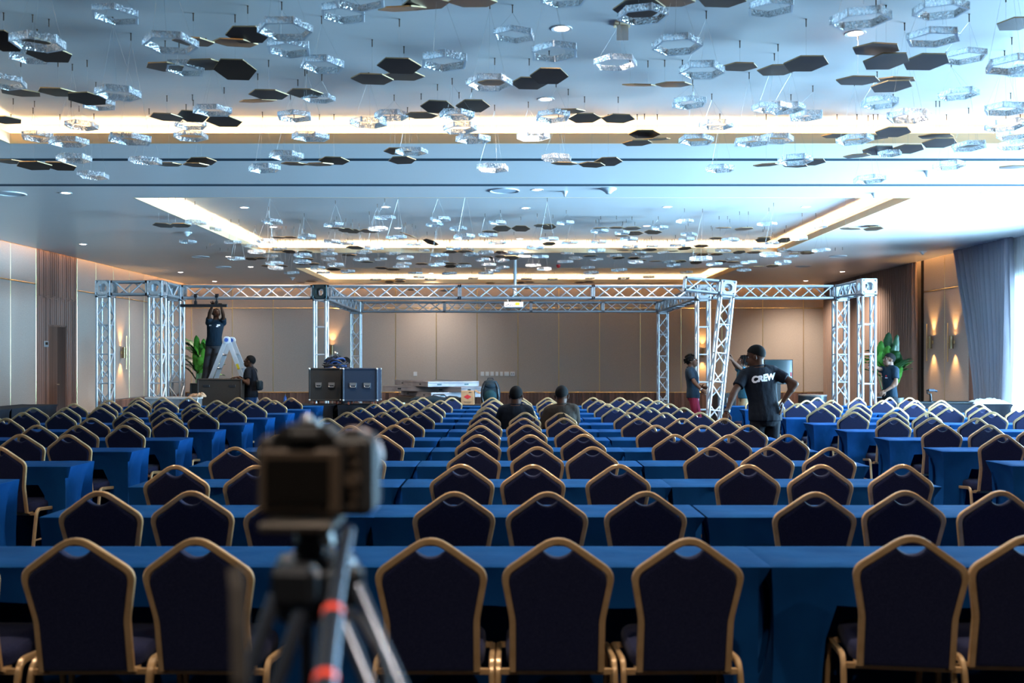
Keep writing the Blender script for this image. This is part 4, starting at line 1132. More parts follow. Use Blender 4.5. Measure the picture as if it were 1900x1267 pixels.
# black covered side tables
def black_table(x, y, lab, rz=0, m='cloth_black', arch=False, TWk=1.8, TDk=.75):
    t = thing('side_table', lab, 'table', (x, y, 0), rz, 'dark covered side tables')
    link('fitted_cover', cover(int(abs(x * 10) + y), m, arch, TWk, TDk), t)
    obj('tabletop', MB().box((0, 0, .728), (TWk - .03, TDk - .03, .024)), 'table_board', t)
    for sg in (-1, 1): link('leg_frame', TLEG[0 if sg < 0 else 1], t)
    return t
for i, y in enumerate((13.0, 14.82, 16.64, 18.46)):
    black_table(-9.15, y, 'black covered table along the left wall, %s from the camera' % ORD[i + 1], R(90))
black_table(-4.10, 19.45, 'black covered table left of the two road cases', 0, TWk=1.5)
black_table(-2.95, 19.45, 'black covered table under the two road cases', 0, TWk=.66, TDk=.9)
black_table(8.75, 19.7, 'black covered table at right with gimbal and white bundle', 0, TWk=2.1, TDk=.7)

# ------------------------------------------------------------------ stage gear
def road_case(lab, c, s, m, lid=.2, back=False):
    """c = centre of the bottom face; handles on the side facing the camera"""
    t = thing('road_case', lab, 'road case', c, 0)
    sx, sy, sz = s; cb = .07
    obj('body', MB().box((0, 0, cb + (sz - cb) * .5), (sx, sy, sz - cb), bev=.01), m, t)
    mb = MB()
    for a in (-1, 1):
        for b in (-1, 1):
            mb.box((a * sx / 2, b * sy / 2, cb + (sz - cb) / 2), (.03, .03, sz - cb), bev=.006)
    for z in (cb + .012, sz - .012):
        for a in (-1, 1): mb.box((0, a * sy / 2, z), (sx, .028, .028), bev=.006).box((a * sx / 2, 0, z), (.028, sy, .028), bev=.006)
    obj('edge_trim', mb, m, t)
    mb = MB()
    for a in (-1, 1):
        for b in (-1, 1):
            for z in (cb + .015, sz - .015): mb.ell((a * sx / 2, b * sy / 2, z), (.026, .026, .026), nu=8, nv=5)
    obj('corner_cap', mb, 'steel', t, True)
    for a in (-1, 1):
        p = V(a * sx * .21, -sy / 2, sz * .52)
        mb = MB().box(p + V(0, -.004, 0), (sx * .22, .012, sz * .16), bev=.004)
        h = obj('handle_dish', mb, m, t)
        mb = MB().box(p + V(0, -.012, sz * .045), (sx * .2, .012, sz * .075)).tube([p + V(-sx * .08, -.01, .0), p + V(-sx * .075, -.03, -.025), p + V(sx * .075, -.03, -.025), p + V(sx * .08, -.01, 0)], .008)
        obj('handle', mb, 'steel', h, True)
    for a in (-1, 1):
        for b in (-1, 1):
            p = V(a * sx * .36, b * sy * .36, 0)
            w_ = obj('caster', MB().cyl(p + V(-.014, 0, .033), p + V(.014, 0, .033), .033, n=12), 'caster_red', t, True)
            obj('caster_fork', MB().box(p + V(0, 0, .066), (.05, .05, .012)).box(p + V(-.02, 0, .05), (.006, .03, .04)).box(p + V(.02, 0, .05), (.006, .03, .04)), 'steel', w_)
    return t
q = at(606, 752, 19.35); road_case('black road case with two steel handles, left one of the pair', (q.x, 19.45, .752), (.60, .52, .70), 'case_black')
q = at(670, 752, 19.1); road_case('dark blue road case with two steel handles, right one of the pair', (q.x, 19.25, .752), (.64, .55, .70), 'case_navy')
# cable heap on the left case
q = at(622, 683, 19.4)
t = thing('cable_heap', 'heap of tangled black cables with painted blue highlights on the left road case', 'cables', (q.x, 19.42, 1.456))
for k in range(9):
    rr = random.Random(k); a0 = rr.uniform(0, 6); r = rr.uniform(.10, .21); cz = .02 + .022 * k
    r = min(r, .24 - cz * .5)
    pts = [V(r * math.cos(a0 + i * .45) * 1.15 + .02 * rr.uniform(-1, 1), r * .8 * math.sin(a0 + i * .45), cz + .02 * rr.uniform(-1, 1) + .03 * math.sin(i)) for i in range(15)]
    obj('cable_loop', MB().tube(pts, .016, 6), 'cable_black' if k % 3 else 'highlight_head_blue', t, True)  # some loops coloured blue to imitate highlights on black cable
# light stand with glass heads behind the case
q = at(617, 668, 24.5)
t = thing('lamp_stand', 'slim stand with small round glass heads behind the cable heap', 'lamp stand', (q.x, 24.5, 0))
obj('stand_pole', MB().cyl((0, 0, .02), (0, 0, 1.72), .018, n=8).lathe([(.2, 0), (.2, .02), (.02, .04)], (0, 0, 0), 16), 'steel', t, True)
for i, (dx, dz, m) in enumerate(((-.02, 1.66, 'highlight_head_blue'), (.10, 1.78, 'steel'), (.16, 1.66, 'steel'), (.06, 1.56, 'bottle_blue'))):
    obj('arm', MB().tube([(0, 0, 1.5), (dx * .5, 0, dz - .1), (dx, -.02, dz)], .009), 'steel', t, True)
    obj('glass_head', MB().ell((dx, -.03, dz), (.055, .05, .055), nu=12, nv=8), m, t, True)

# stack of stage decks
def deck(lab, xc, Z, z, sx, sy, yaw, corner):
    """corner: which local corner (-1/1) is the near one, seen at pixel column xc and depth Z"""
    c = at(xc, 700, Z); a = R(yaw); lx, ly = -corner[0] * sx / 2, -corner[1] * sy / 2
    t = thing('stage_deck', lab, 'stage deck', (c.x + lx * math.cos(a) - ly * math.sin(a), Z + lx * math.sin(a) + ly * math.cos(a), z), a, 'stage decks piled flat')
    obj('deck_board', MB().box((0, 0, .100), (sx, sy, .036), bev=.004), 'deck_grey', t)
    for sg in (-1, 1):
        obj('rim_rail', MB().box((0, sg * (sy / 2 - .02), .04), (sx, .034, .082), bev=.005), 'deck_grey', t)
        obj('rim_rail', MB().box((sg * (sx / 2 - .02), 0, .04), (.034, sy - .08, .082), bev=.005), 'deck_grey', t)
        for k in (-.28, .25):
            obj('latch', MB().box((sx * k, sg * (sy / 2 + .001), .05), (.10, .008, .03)), 'block_dark', t)
            obj('latch', MB().box((sg * (sx / 2 + .001), sy * k, .05), (.008, .10, .03)), 'block_dark', t)
    return t
zb = .775
deck('grey stage deck at the bottom of the flat pile', 800, 22.0, zb, 1.22, 2.2, 24, (-1, -1))
deck('grey stage deck in the middle of the flat pile, turned the other way', 856, 22.0, zb + .121, 2.44, 1.22, -38, (1, -1))
deck('grey stage deck on top of the flat pile', 794, 22.0, zb + .242, 1.22, 2.44, 24, (-1, -1))
q0 = at(730, 742, 22.6).x; q1 = at(850, 742, 22.6).x
t = thing('deck_trolley', 'low dark trolley under the pile of stage decks', 'trolley', ((q0 + q1) / 2, 23.1, 0))
obj('trolley_body', MB().box((0, 0, .44), (q1 - q0, .8, .66), bev=.01), 'case_brown', t)
for a in (-1, 1):
    for b in (-1, 1): obj('caster', MB().cyl((a * .6 - .02, b * .3, .055), (a * .6 + .02, b * .3, .055), .055, n=12), 'rubber', t, True)
mat('folder_green', (0.45, 0.58, 0.42), 0.7)
# dark bag lying before the decks, folder beside it
q0 = at(815, 742, 19.3)
t = thing('duffel_bag', 'long soft black bag lying in front of the stage decks', 'bag', (q0.x, 19.25, .75))
mb = MB()
pts = [V(-.55 + 1.1 * i / 10, .02 * math.sin(i * 1.3), .075 + .02 * math.sin(i * 1.9)) for i in range(11)]
obj('bag_body', MB().tube(pts, .085, 12, scale=[.3, .75, .95, 1, 1.05, 1, .95, 1, .9, .7, .3]), 'nylon_dark', t, True)
obj('bag_handle', MB().tube([(-.15, -.03, .14), (-.1, -.05, .19), (.1, -.05, .19), (.15, -.03, .14)], .01), 'cable_black', t, True)
t = thing('paper_folder', 'pale green folder lying left of the soft black bag', 'folder', (at(735, 742, 19.2).x, 19.2, .75))
obj('folder_cover', MB().box((0, 0, .02), (.32, .24, .03), bev=.004), 'folder_green', t)
black_table(-1.40, 19.35, 'black covered table below the stage decks and the cardboard box', 0, TWk=2.3, TDk=.6)

# cardboard box with a red diamond
q = at(867.5, 755, 18.95)
t = thing('cardboard_box', 'brown cardboard box with a red diamond beside the backpack', 'box', (q.x, 19.2, .752), R(-3))
bw, bh = .25, .265
obj('box_body', MB().box((0, 0, bh / 2), (bw, .22, bh), bev=.003), 'cardboard', t)
obj('box_flap', MB().prism([(0, 0), (.10, -.06), (.115, -.045), (.02, .02)], (0, .2, 0), (bw / 2, -.1, bh)), 'cardboard', t)
obj('diamond_print', MB().prism([(-.075, 0), (0, -.045), (.075, 0), (0, .045)], (0, .003, 0), (0, -.113, .15)), 'red_print', t)
mb = MB()
for k in range(2): mb.box((0, -.112, .055 - .018 * k), (.15 - .03 * k, .003, .007))
for k in range(3): mb.box((.03 + .02 * k, -.112, .235), (.012, .003, .022))
obj('small_print', mb, 'dark_print', t)

# backpack
q = at(909, 760, 18.7)
t = thing('backpack', 'dark hiking backpack standing between cardboard box and seated man', 'backpack', (q.x, 19.25, .752))
mb = MB()
for z, rx, ry in ((0, .14, .10), (.02, .17, .13), (.14, .19, .15), (.28, .185, .14), (.38, .16, .12), (.45, .12, .09), (.475, .05, .04)):
    mb.v += [(rx * math.copysign(abs(math.cos(a)) ** .7, math.cos(a)), ry * math.copysign(abs(math.sin(a)) ** .7, math.sin(a)), z) for a in [2 * math.pi * k / 20 for k in range(20)]]
mb.f = [[i * 20 + k, i * 20 + (k + 1) % 20, (i + 1) * 20 + (k + 1) % 20, (i + 1) * 20 + k] for i in range(6) for k in range(20)] + [list(range(20))[::-1], list(range(120, 140))]
mb.mi = [0] * len(mb.f)
obj('pack_body', mb, 'nylon_dark', t, True)
obj('front_pocket', MB().ell((0, -.12, .16), (.125, .07, .13), nu=16, nv=10), 'nylon_green', t, True)
obj('top_pocket', MB().ell((0, -.085, .36), (.12, .07, .07), nu=16, nv=8), 'nylon_dark', t, True)
obj('carry_handle', MB().tube([(-.06, 0, .45), (-.05, -.01, .505), (.05, -.01, .505), (.06, 0, .45)], .011), 'cable_black', t, True)
for sg in (-1, 1): obj('strap', MB().tube([(sg * .10, -.10, .42), (sg * .15, -.13, .30), (sg * .16, -.13, .15), (sg * .13, -.12, .03)], .014), 'cable_black', t, True)
# bottle on the black table
q = at(529, 742, 19.3)
t = thing('water_bottle', 'small blue bottle on the black table behind the last left chair', 'bottle', (at(529, 742, 19.3).x, 19.3, .752))
obj('bottle_body', MB().lathe([(.001, 0), (.032, 0), (.034, .01), (.034, .11), (.026, .135), (.012, .155), (.012, .17), (.001, .17)], (0, 0, 0), 14), 'bottle_blue', t, True)
obj('bottle_cap', MB().lathe([(.001, .168), (.015, .168), (.015, .192), (.001, .192)], (0, 0, 0), 12), 'cable_black', t, True)

# big flight cases under the ladder man
def flight_case(lab, x0, x1, ytop, Z, m, dep=.6, detail=True):
    a = at(x0, 700, Z).x; b = at(x1, 700, Z).x; top = at(0, ytop, Z).z; w_ = b - a
    t = thing('flight_case', lab, 'flight case', ((a + b) / 2, Z + dep / 2, 0))
    obj('body', MB().box((0, 0, top / 2 + .05), (w_, dep, top - .1), bev=.012), m, t)
    mb = MB()
    for z in (.11, top - .012):
        for s in (-1, 1): mb.box((0, s * dep / 2, z), (w_ + .01, .03, .03), bev=.006).box((s * w_ / 2, 0, z), (.03, dep, .03), bev=.006)
    for s in (-1, 1):
        for u in (-1, 1): mb.box((s * w_ / 2, u * dep / 2, top / 2 + .05), (.03, .03, top - .1), bev=.006)
    obj('edge_trim', mb, m, t)
    if detail:
        for s in (-1, 1): obj('slot_handle', MB().box((s * w_ * .3, -dep / 2 - .006, top - .14), (.13, .016, .05), bev=.004), 'cable_black', t)
        obj('catch', MB().box((w_ * .24, -dep / 2 - .01, top - .49), (.13, .025, .09), bev=.006).cyl((w_ * .24 - .03, -dep / 2 - .03, top - .49), (w_ * .24 + .03, -dep / 2 - .03, top - .49), .02, n=8), 'steel_dark', t)
    for s in (-1, 1):
        for u in (-1, 1): obj('caster', MB().cyl((s * w_ * .36 - .02, u * dep * .33, .05), (s * w_ * .36 + .02, u * dep * .33, .05), .05, n=12), 'rubber', t, True)
    return t
mat('steel_dark', (0.08, 0.07, 0.06), 0.4, metal=0.7); mat('lid_grey', (0.42, 0.38, 0.35), 0.5); mat('alu_light', (0.72, 0.74, 0.78), 0.4, metal=0.55)
flight_case('tall dark brown flight case that the man with the shoulder bag touches', 367, 447, 703, 20.0, 'case_brown', .5)
flight_case('lower black flight case behind the tall brown one, under the plant', 354, 375, 711, 21.5, 'case_black', .5, False)
# silver equipment trunk, left
a = at(269, 740, 18.9); b = at(366, 740, 18.9); w_ = b.x - a.x; top = at(0, 737, 18.9).z
t = thing('equipment_trunk', 'long silver equipment trunk in front of the truss towers', 'trunk', ((a.x + b.x) / 2, 19.0, 0))
t.location.y = 18.95
obj('trunk_body', MB().box((0, .12, top / 2), (w_, .28, top - .05), bev=.01), 'alu_plate', t)
obj('trunk_lid', MB().box((0, .11, top - .02), (w_ + .03, .32, .045), bev=.008), 'lid_grey', t)
for k in range(4):
    obj('corner_plate', MB().box((w_ * (.22 + .085 * k), -.03, top - .10), (.06, .02, .12), bev=.006), 'aluminium', t)
    obj('bolt', MB().cyl((w_ * (.22 + .085 * k), -.04, top - .07), (w_ * (.22 + .085 * k), -.05, top - .07), .012, n=8), 'block_dark', t)
t = thing('tan_rag', 'crumpled tan cloth rag lying on the silver trunk', 'rag', (at(364, 735, 18.9).x - .03, 18.98, top + .003))
P = []; Fs = []
for j in range(9):
    for i in range(19):
        u = i / 18 * 2 - 1; a_ = math.pi * j / 8
        r = (.035 + .028 * (u + 1) / 2) * (1 + .45 * noise.noise(V(u * 5, j * .9, 1))) * max(.05, (1 - u ** 4))
        P.append(V(u * .20, math.cos(a_) * r * 1.3, max(0, math.sin(a_) * r * 1.35 + .02 * (u > .5) * math.sin(a_))))
for j in range(8):
    for i in range(18): Fs.append((j * 19 + i, j * 19 + i + 1, (j + 1) * 19 + i + 1, (j + 1) * 19 + i))
obj('crumpled_cloth', MB().add(P, Fs), 'tan_cloth', t, True)
obj('dark_band', MB().cyl((-.16, 0, .03), (-.12, 0, .03), .04, n=10), 'cable_black', t, True)

# step ladder
Zl = 20.95
ap = at(425.5, 631, Zl)
t = thing('step_ladder', 'aluminium A-frame ladder with blue hinge, behind the brown flight case', 'ladder', (ap.x, Zl, 0))
for sg, nm in ((-1, 'rungs_side'), (1, 'rails_side')):
    top = V(sg * .03, 0, ap.z - .02); foot = V(sg * .80, 0, .02)
    for y in (-.21, .21):
        o = V(0, y * .8, 0); o2 = V(0, y * 1.15, 0); d = (foot - top).normalized()
        mb = MB().sweep([top + o, foot + o2], [(-.014, -.042), (.014, -.042), (.014, .042), (-.014, .042)], hint=(1, 0, .2))
        obj('rail', mb, 'alu_light', t)
        obj('foot_cap', MB().box(foot + o2 + V(0, 0, .015), (.08, .045, .05)), 'rubber', t)
    for k in range(1, 7):
        f = k / 7.0; c = top.lerp(foot, f); yy = .168 + (.24 - .168) * f
        obj('tread', MB().box(c, (.06, 2 * yy, .028), Matrix.Rotation(sg * -.35, 3, 'Y')), 'alu_plate', t)
for y in (-.19, .19):
    h = obj('hinge', MB().cyl((0, y - .03, ap.z), (0, y + .03, ap.z), .075, n=16), 'white_plastic', t, True)
    obj('hinge_button', MB().cyl((0, y - .04, ap.z), (0, y + .04, ap.z), .042, n=14), 'lanyard_blue', h, True)
obj('warning_label', MB().box((.03 + .77 * .27, -.212, ap.z - .02 - .27 * (ap.z - .04)), (.05, .004, .12), Matrix.Rotation(-.37, 3, 'Y')), 'yellow_label', t)

# ------------------------------------------------------------------ paddle-leaved plants
def paddle(length, width, bend, fold=.25, droop=.5):
    """leaf blade in local space: grows along +z from the origin and leans towards +y"""
    n = 12; mb = MB(); P = []
    for i in range(n + 1):
        u = i / n; wv = width * (max(0, math.sin(math.pi * min(1, .07 + u * .93))) ** .45) * (1 - .12 * u)
        if i == n: wv = width * .10
        ang = bend + droop * u * u
        if i == 0: c = V(0, 0, 0)
        else: c = c + V(0, math.sin(ang), math.cos(ang)) * (length / n)
        nrm = V(0, -math.cos(ang), math.sin(ang))
        ripple = .012 * math.sin(i * 2.1)
        for k, (s, f) in enumerate(((-1, fold), (-.5, fold * .35), (0, 0), (.5, fold * .35), (1, fold))):
            P.append(c + V(s * wv, 0, 0) - nrm * (f * wv * -1 + (ripple * s)))
    m = len(P); P2 = [p + V(0, .004, 0) for p in P]
    Fs = []
    for i in range(n):
        for k in range(4):
            a = i * 5 + k; Fs.append((a, a + 1, a + 6, a + 5)); Fs.append((m + a, m + a + 5, m + a + 6, m + a + 1))
        Fs.append((i * 5, i * 5 + 5, m + i * 5 + 5, m + i * 5)); Fs.append((i * 5 + 4, m + i * 5 + 4, m + i * 5 + 9, i * 5 + 9))
    return mb.add(P + P2, Fs)
def plant(label, base, pot_r, pot_h, leaves, ped=0.0):
    t = thing('potted_plant', label, 'plant', base)
    obj('pot', MB().lathe([(.001, 0), (pot_r * .75, 0), (pot_r, pot_h), (pot_r * .92, pot_h), (pot_r * .88, pot_h - .05), (.001, pot_h - .05)], (0, 0, 0), 24), 'pot_dark', t, True)
    obj('soil', MB().lathe([(.001, pot_h - .04), (pot_r * .9, pot_h - .045)], (0, 0, 0), 20), 'soil', t)
    for (dx, dz, yaw, bend, ln, wd, m, hgt) in leaves:
        a = R(yaw)
        out = V(math.sin(a) * -1, math.cos(a), 0)
        st = V(dx * .25, 0, pot_h - .06); tip = V(dx, .02 * math.cos(a), hgt)
        lf = obj('leaf', paddle(ln, wd, R(bend), .25, R(dz)), m, t, True, loc=tip, rot=(0, 0, a))
        obj('stem', MB().tube([st, st.lerp(tip, .5) + out * -.02, tip], .012, 6, scale=[1.3, 1, .7]), 'stem_green', t, True)
rr = random.Random(5)
# left plant
Zp = 23.3
L = []
k = Zp / F
bx = at(368, 700, Zp).x
def leafpx(cx, ytop, ybot, wpx, yaw, bend, droop, m):
    top = at(cx, ytop, Zp); bot = at(cx, ybot, Zp)
    return (bot.x - bx, droop, yaw, bend, (top.z - bot.z) * 1.03, wpx * k / 2, m, bot.z)
L += [leafpx(366, 623, 662, 14, 180, 3, 8, 'leaf_green'), leafpx(378, 629, 665, 13, 200, 6, 10, 'leaf_green'), leafpx(364, 643, 688, 15, 170, 2, 12, 'leaf_lime'),
      leafpx(379, 647, 690, 14, 190, 4, 10, 'leaf_lime'), leafpx(373, 661, 692, 15, 180, 8, 18, 'leaf_lime'), leafpx(385, 634, 668, 10, 150, 10, 14, 'leaf_green')]
for i in range(9):
    yaw = rr.choice([60, 80, 95, 110, 75]) ; L.append((rr.uniform(-.08, .02), rr.uniform(20, 60), yaw, rr.uniform(25, 60), rr.uniform(.42, .60), rr.uniform(.11, .16), 'leaf_dark', rr.uniform(1.15, 1.75)))
for i in range(4):
    L.append((rr.uniform(0, .1), rr.uniform(30, 70), rr.choice([-80, -95, -70]), rr.uniform(40, 65), rr.uniform(.5, .8), rr.uniform(.08, .11), 'leaf_green', rr.uniform(1.1, 1.5)))
plant('tall green paddle-leaved plant behind the flight cases at left', (bx, Zp, 0), .26, .75, L)
# right plant
Zp = 21.6; k = Zp / F; bx = at(1650, 700, Zp).x; L = []
L += [leafpx(1647, 618, 660, 19, 180, 2, 8, 'leaf_dark'), leafpx(1661, 622, 668, 15, 190, 4, 8, 'leaf_dark'), leafpx(1633, 633, 676, 16, 170, 6, 10, 'leaf_green'), leafpx(1645, 642, 690, 22, 180, 5, 10, 'leaf_green'),
      leafpx(1655, 640, 690, 18, 195, 5, 10, 'leaf_dark'), leafpx(1668, 655, 700, 14, 160, 8, 12, 'leaf_dark'), leafpx(1627, 650, 690, 14, 200, 12, 14, 'leaf_green')]
for i in range(12):
    L.append((rr.uniform(-.1, .1), rr.uniform(20, 60), rr.choice([85, 60, 100, 120, -80, -60, -100, 180, 150, -150]), rr.uniform(22, 60), rr.uniform(.45, .65), rr.uniform(.10, .15), rr.choice(['leaf_dark', 'leaf_green', 'leaf_dark']), rr.uniform(1.0, 1.5)))
for i in range(5):
    L.append((rr.uniform(-.2, -.1), rr.uniform(30, 70), rr.choice([70, 85, 95]), rr.uniform(45, 65), rr.uniform(.42, .6), rr.uniform(.08, .11), 'leaf_lime', rr.uniform(1.2, 1.5)))
plant('large dark green paddle-leaved plant before the brown curtain', (bx, Zp, 0), .30, .80, L)

# television, speakers, right-hand table clutter
Zt = 25.0
c = at(1445, 690, Zt)
t = thing('television', 'glossy flat television screen on a stand behind the CREW man', 'television', (c.x, Zt, 0), R(10))
hw = 28 * Zt / F; hh = 23 * Zt / F
obj('bezel', MB().box((0, .03, c.z), (2 * hw, .06, 2 * hh), bev=.006), 'black_metal', t)
obj('screen', MB().box((-.005, -.003, c.z + .005), (2 * hw - .05, .006, 2 * hh - .05)), 'screen_glossy', t)
obj('energy_label', MB().box((hw - .055, -.008, c.z - .06), (.04, .003, .10)), 'red_plastic', t)
obj('stand', MB().box((0, .05, .6), (.12, .06, 1.2)).box((0, .05, .02), (.7, .5, .04), bev=.01), 'black_metal', t)
def speaker(lab, x0, x1, y0, Z, m='case_black'):
    a = at(x0, y0, Z); b = at(x1, y0, Z); w_ = b.x - a.x
    t = thing('floor_speaker', lab, 'speaker', ((a.x + b.x) / 2, Z + .25, 0))
    obj('cabinet', MB().box((0, 0, a.z / 2), (w_, .5, a.z), bev=.012), m, t)
    obj('grille', MB().box((0, -.255, a.z * .42), (w_ * .86, .01, a.z * .7)), 'cable_black', t)
    obj('plate', MB().box((w_ * .12, -.263, a.z - .16), (.11, .012, .11), bev=.003), 'steel', t)
    return t
speaker('black floor speaker with a small steel plate behind the leaning truss', 1331, 1366, 729, 21.5)
mat('plinth_dark', (0.03, 0.045, 0.06), 0.35); mat('plinth_top', (0.22, 0.20, 0.19), 0.5)
Zr = 22.5; a = at(1489, 733, Zr); b = at(1541, 733, Zr); c = (a + b) / 2
t = thing('round_plinth', 'low round dark plinth in front of the far wall wainscot', 'plinth', (c.x, Zr + .3, 0))
obj('drum', MB().lathe([(.001, 0), (.31, 0), (.315, .02), (.315, a.z - .03), (.30, a.z - .03), (.001, a.z - .03)], (0, 0, 0), 32), 'plinth_dark', t, True)
obj('top_disc', MB().lathe([(.001, a.z - .03), (.32, a.z - .03), (.32, a.z), (.001, a.z)], (0, 0, 0), 32), 'plinth_top', t, True)
q = at(1727, 742, 19.6)
t = thing('camera_gimbal', 'black camera gimbal standing on the flat case at right', 'gimbal', (q.x, 19.6, .79))
obj('grip', MB().tube([(0, 0, .005), (0, 0, .09), (-.01, 0, .16)], .024, 10).lathe([(.001, 0), (.05, 0), (.05, .012), (.02, .02)], (0, 0, 0), 14), 'black_metal', t, True)
obj('gimbal_arm', MB().tube([(-.01, 0, .15), (-.07, 0, .17), (-.075, 0, .22), (-.03, -.02, .235)], .018, 8), 'black_metal', t, True)
obj('camera_head', MB().box((.005, -.01, .225), (.12, .06, .05), bev=.008).cyl((.05, -.01, .225), (.12, -.01, .205), .02, n=10), 'case_navy', t)
q0 = at(1700, 745, 19.55); q1 = at(1816, 745, 19.55)
t = thing('flat_case', 'flat black soft case lying on the right-hand black table', 'case', ((q0.x + q1.x) / 2, 19.68, .753))
obj('case_shell', MB().box((0, 0, .018), (q1.x - q0.x, .42, .034), bev=.008), 'nylon_dark', t)
obj('zip_band', MB().box((0, -.212, .018), (q1.x - q0.x - .06, .006, .008)), 'steel_dark', t)
q = at(1868, 750, 19.5)
t = thing('white_bundle', 'rumpled white cloth bundle on the right-hand table by the window', 'cloth', (9.42, 19.6, .752))
mb = MB(); n = 26; P = []; Fs = []
for j in range(11):
    for i in range(n + 1):
        u = i / n * 2 - 1; v = j / 10 * 2 - 1; e = max(0, 1 - u * u) ** .5 * max(0, 1 - v * v) ** .5
        P.append(V(u * .36, v * .22, .085 * e * (1 + .5 * noise.noise(V(u * 4, v * 4, 3))) + .018 * e * math.sin(u * 15 + v * 6)))
for j in range(10):
    for i in range(n):
        a = j * (n + 1) + i; Fs.append((a, a + 1, a + n + 2, a + n + 1))
m = len(P); P += [V(p.x, p.y, 0) for p in P[:m]]
for j in range(10):
    for i in range(n):
        a = m + j * (n + 1) + i; Fs.append((a, a + n + 1, a + n + 2, a + 1))
tag(obj('folded_cloth', mb.add(P, Fs), 'white_cloth', t, True))
# ------------------------------------------------------------------ people
mat('shirt_olive', (0.028, 0.021, 0.016), 0.85, spec=0.15, bump=((11, 11, 6), 0.6, 0.03))
mat('skin_brown2', (0.085, 0.040, 0.025), 0.6, spec=0.15)
def remeshed(name, mb, voxel, m, iters=4, factor=.5):
    me = mb.mesh(name + '_raw', None, fix=True)
    o = bpy.data.objects.new('raw', me); COL.objects.link(o)
    r = o.modifiers.new('r', 'REMESH'); r.mode = 'VOXEL'; r.voxel_size = voxel; r.use_smooth_shade = True
    s = o.modifiers.new('s', 'SMOOTH'); s.iterations = iters; s.factor = factor
    dg = bpy.context.evaluated_depsgraph_get(); dg.update()
    out = bpy.data.meshes.new_from_object(o.evaluated_get(dg))
    out.name = name
    bpy.data.objects.remove(o); bpy.data.meshes.remove(me)
    out.materials.clear(); out.materials.append(M[m])
    return out
def ik(a, t, l1, l2, pole):
    d = t - a; L = min(d.length, (l1 + l2) * .995); d = d.normalized()
    k = (l1 * l1 - l2 * l2 + L * L) / (2 * L); h = math.sqrt(max(0, l1 * l1 - k * k))
    pole = Vector(pole); pole = pole - d * pole.dot(d)
    pole = pole.normalized() if pole.length > 1e-5 else V(0, 0, -1)
    return a + d * k + pole * h, a + d * L
def hand(mb, wrist, d, palm, s=1.0, curl=.5, thumb=1):
    """palm, four unequal jointed fingers and a thumb; d = direction of the fingers, palm = the way the palm faces"""
    d = d.normalized(); palm = (palm - d * palm.dot(d)).normalized(); side = d.cross(palm)
    rot = Matrix((side, palm, d)).transposed()
    mb.ell(wrist + d * .045 * s, (.041 * s, .016 * s, .056 * s), rot, 10, 8)
    for k, ln in enumerate((.068, .078, .073, .056)):
        o = (-.030 + .020 * k) * s
        a = wrist + side * o + d * .085 * s
        c1 = curl * .6; d1 = d * math.cos(c1) + palm * math.sin(c1)
        b = a + d1 * ln * .5 * s
        d2 = d * math.cos(curl * 1.7) + palm * math.sin(curl * 1.7)
        c = b + d2 * ln * .45 * s
        mb.capsule(a, b, .0090 * s, .0085 * s, 7); mb.capsule(b, c, .0085 * s, .0070 * s, 7)
    tdir = (side * thumb * -.75 + d * .6 + palm * .25).normalized()
    a = wrist + side * thumb * -.028 * s + d * .022 * s; b = a + tdir * .036 * s
    mb.capsule(a, b, .0125 * s, .0105 * s, 7); mb.capsule(b, b + (tdir * .5 + d * .7 + palm * .2).normalized() * .030 * s, .0105 * s, .008 * s, 7)

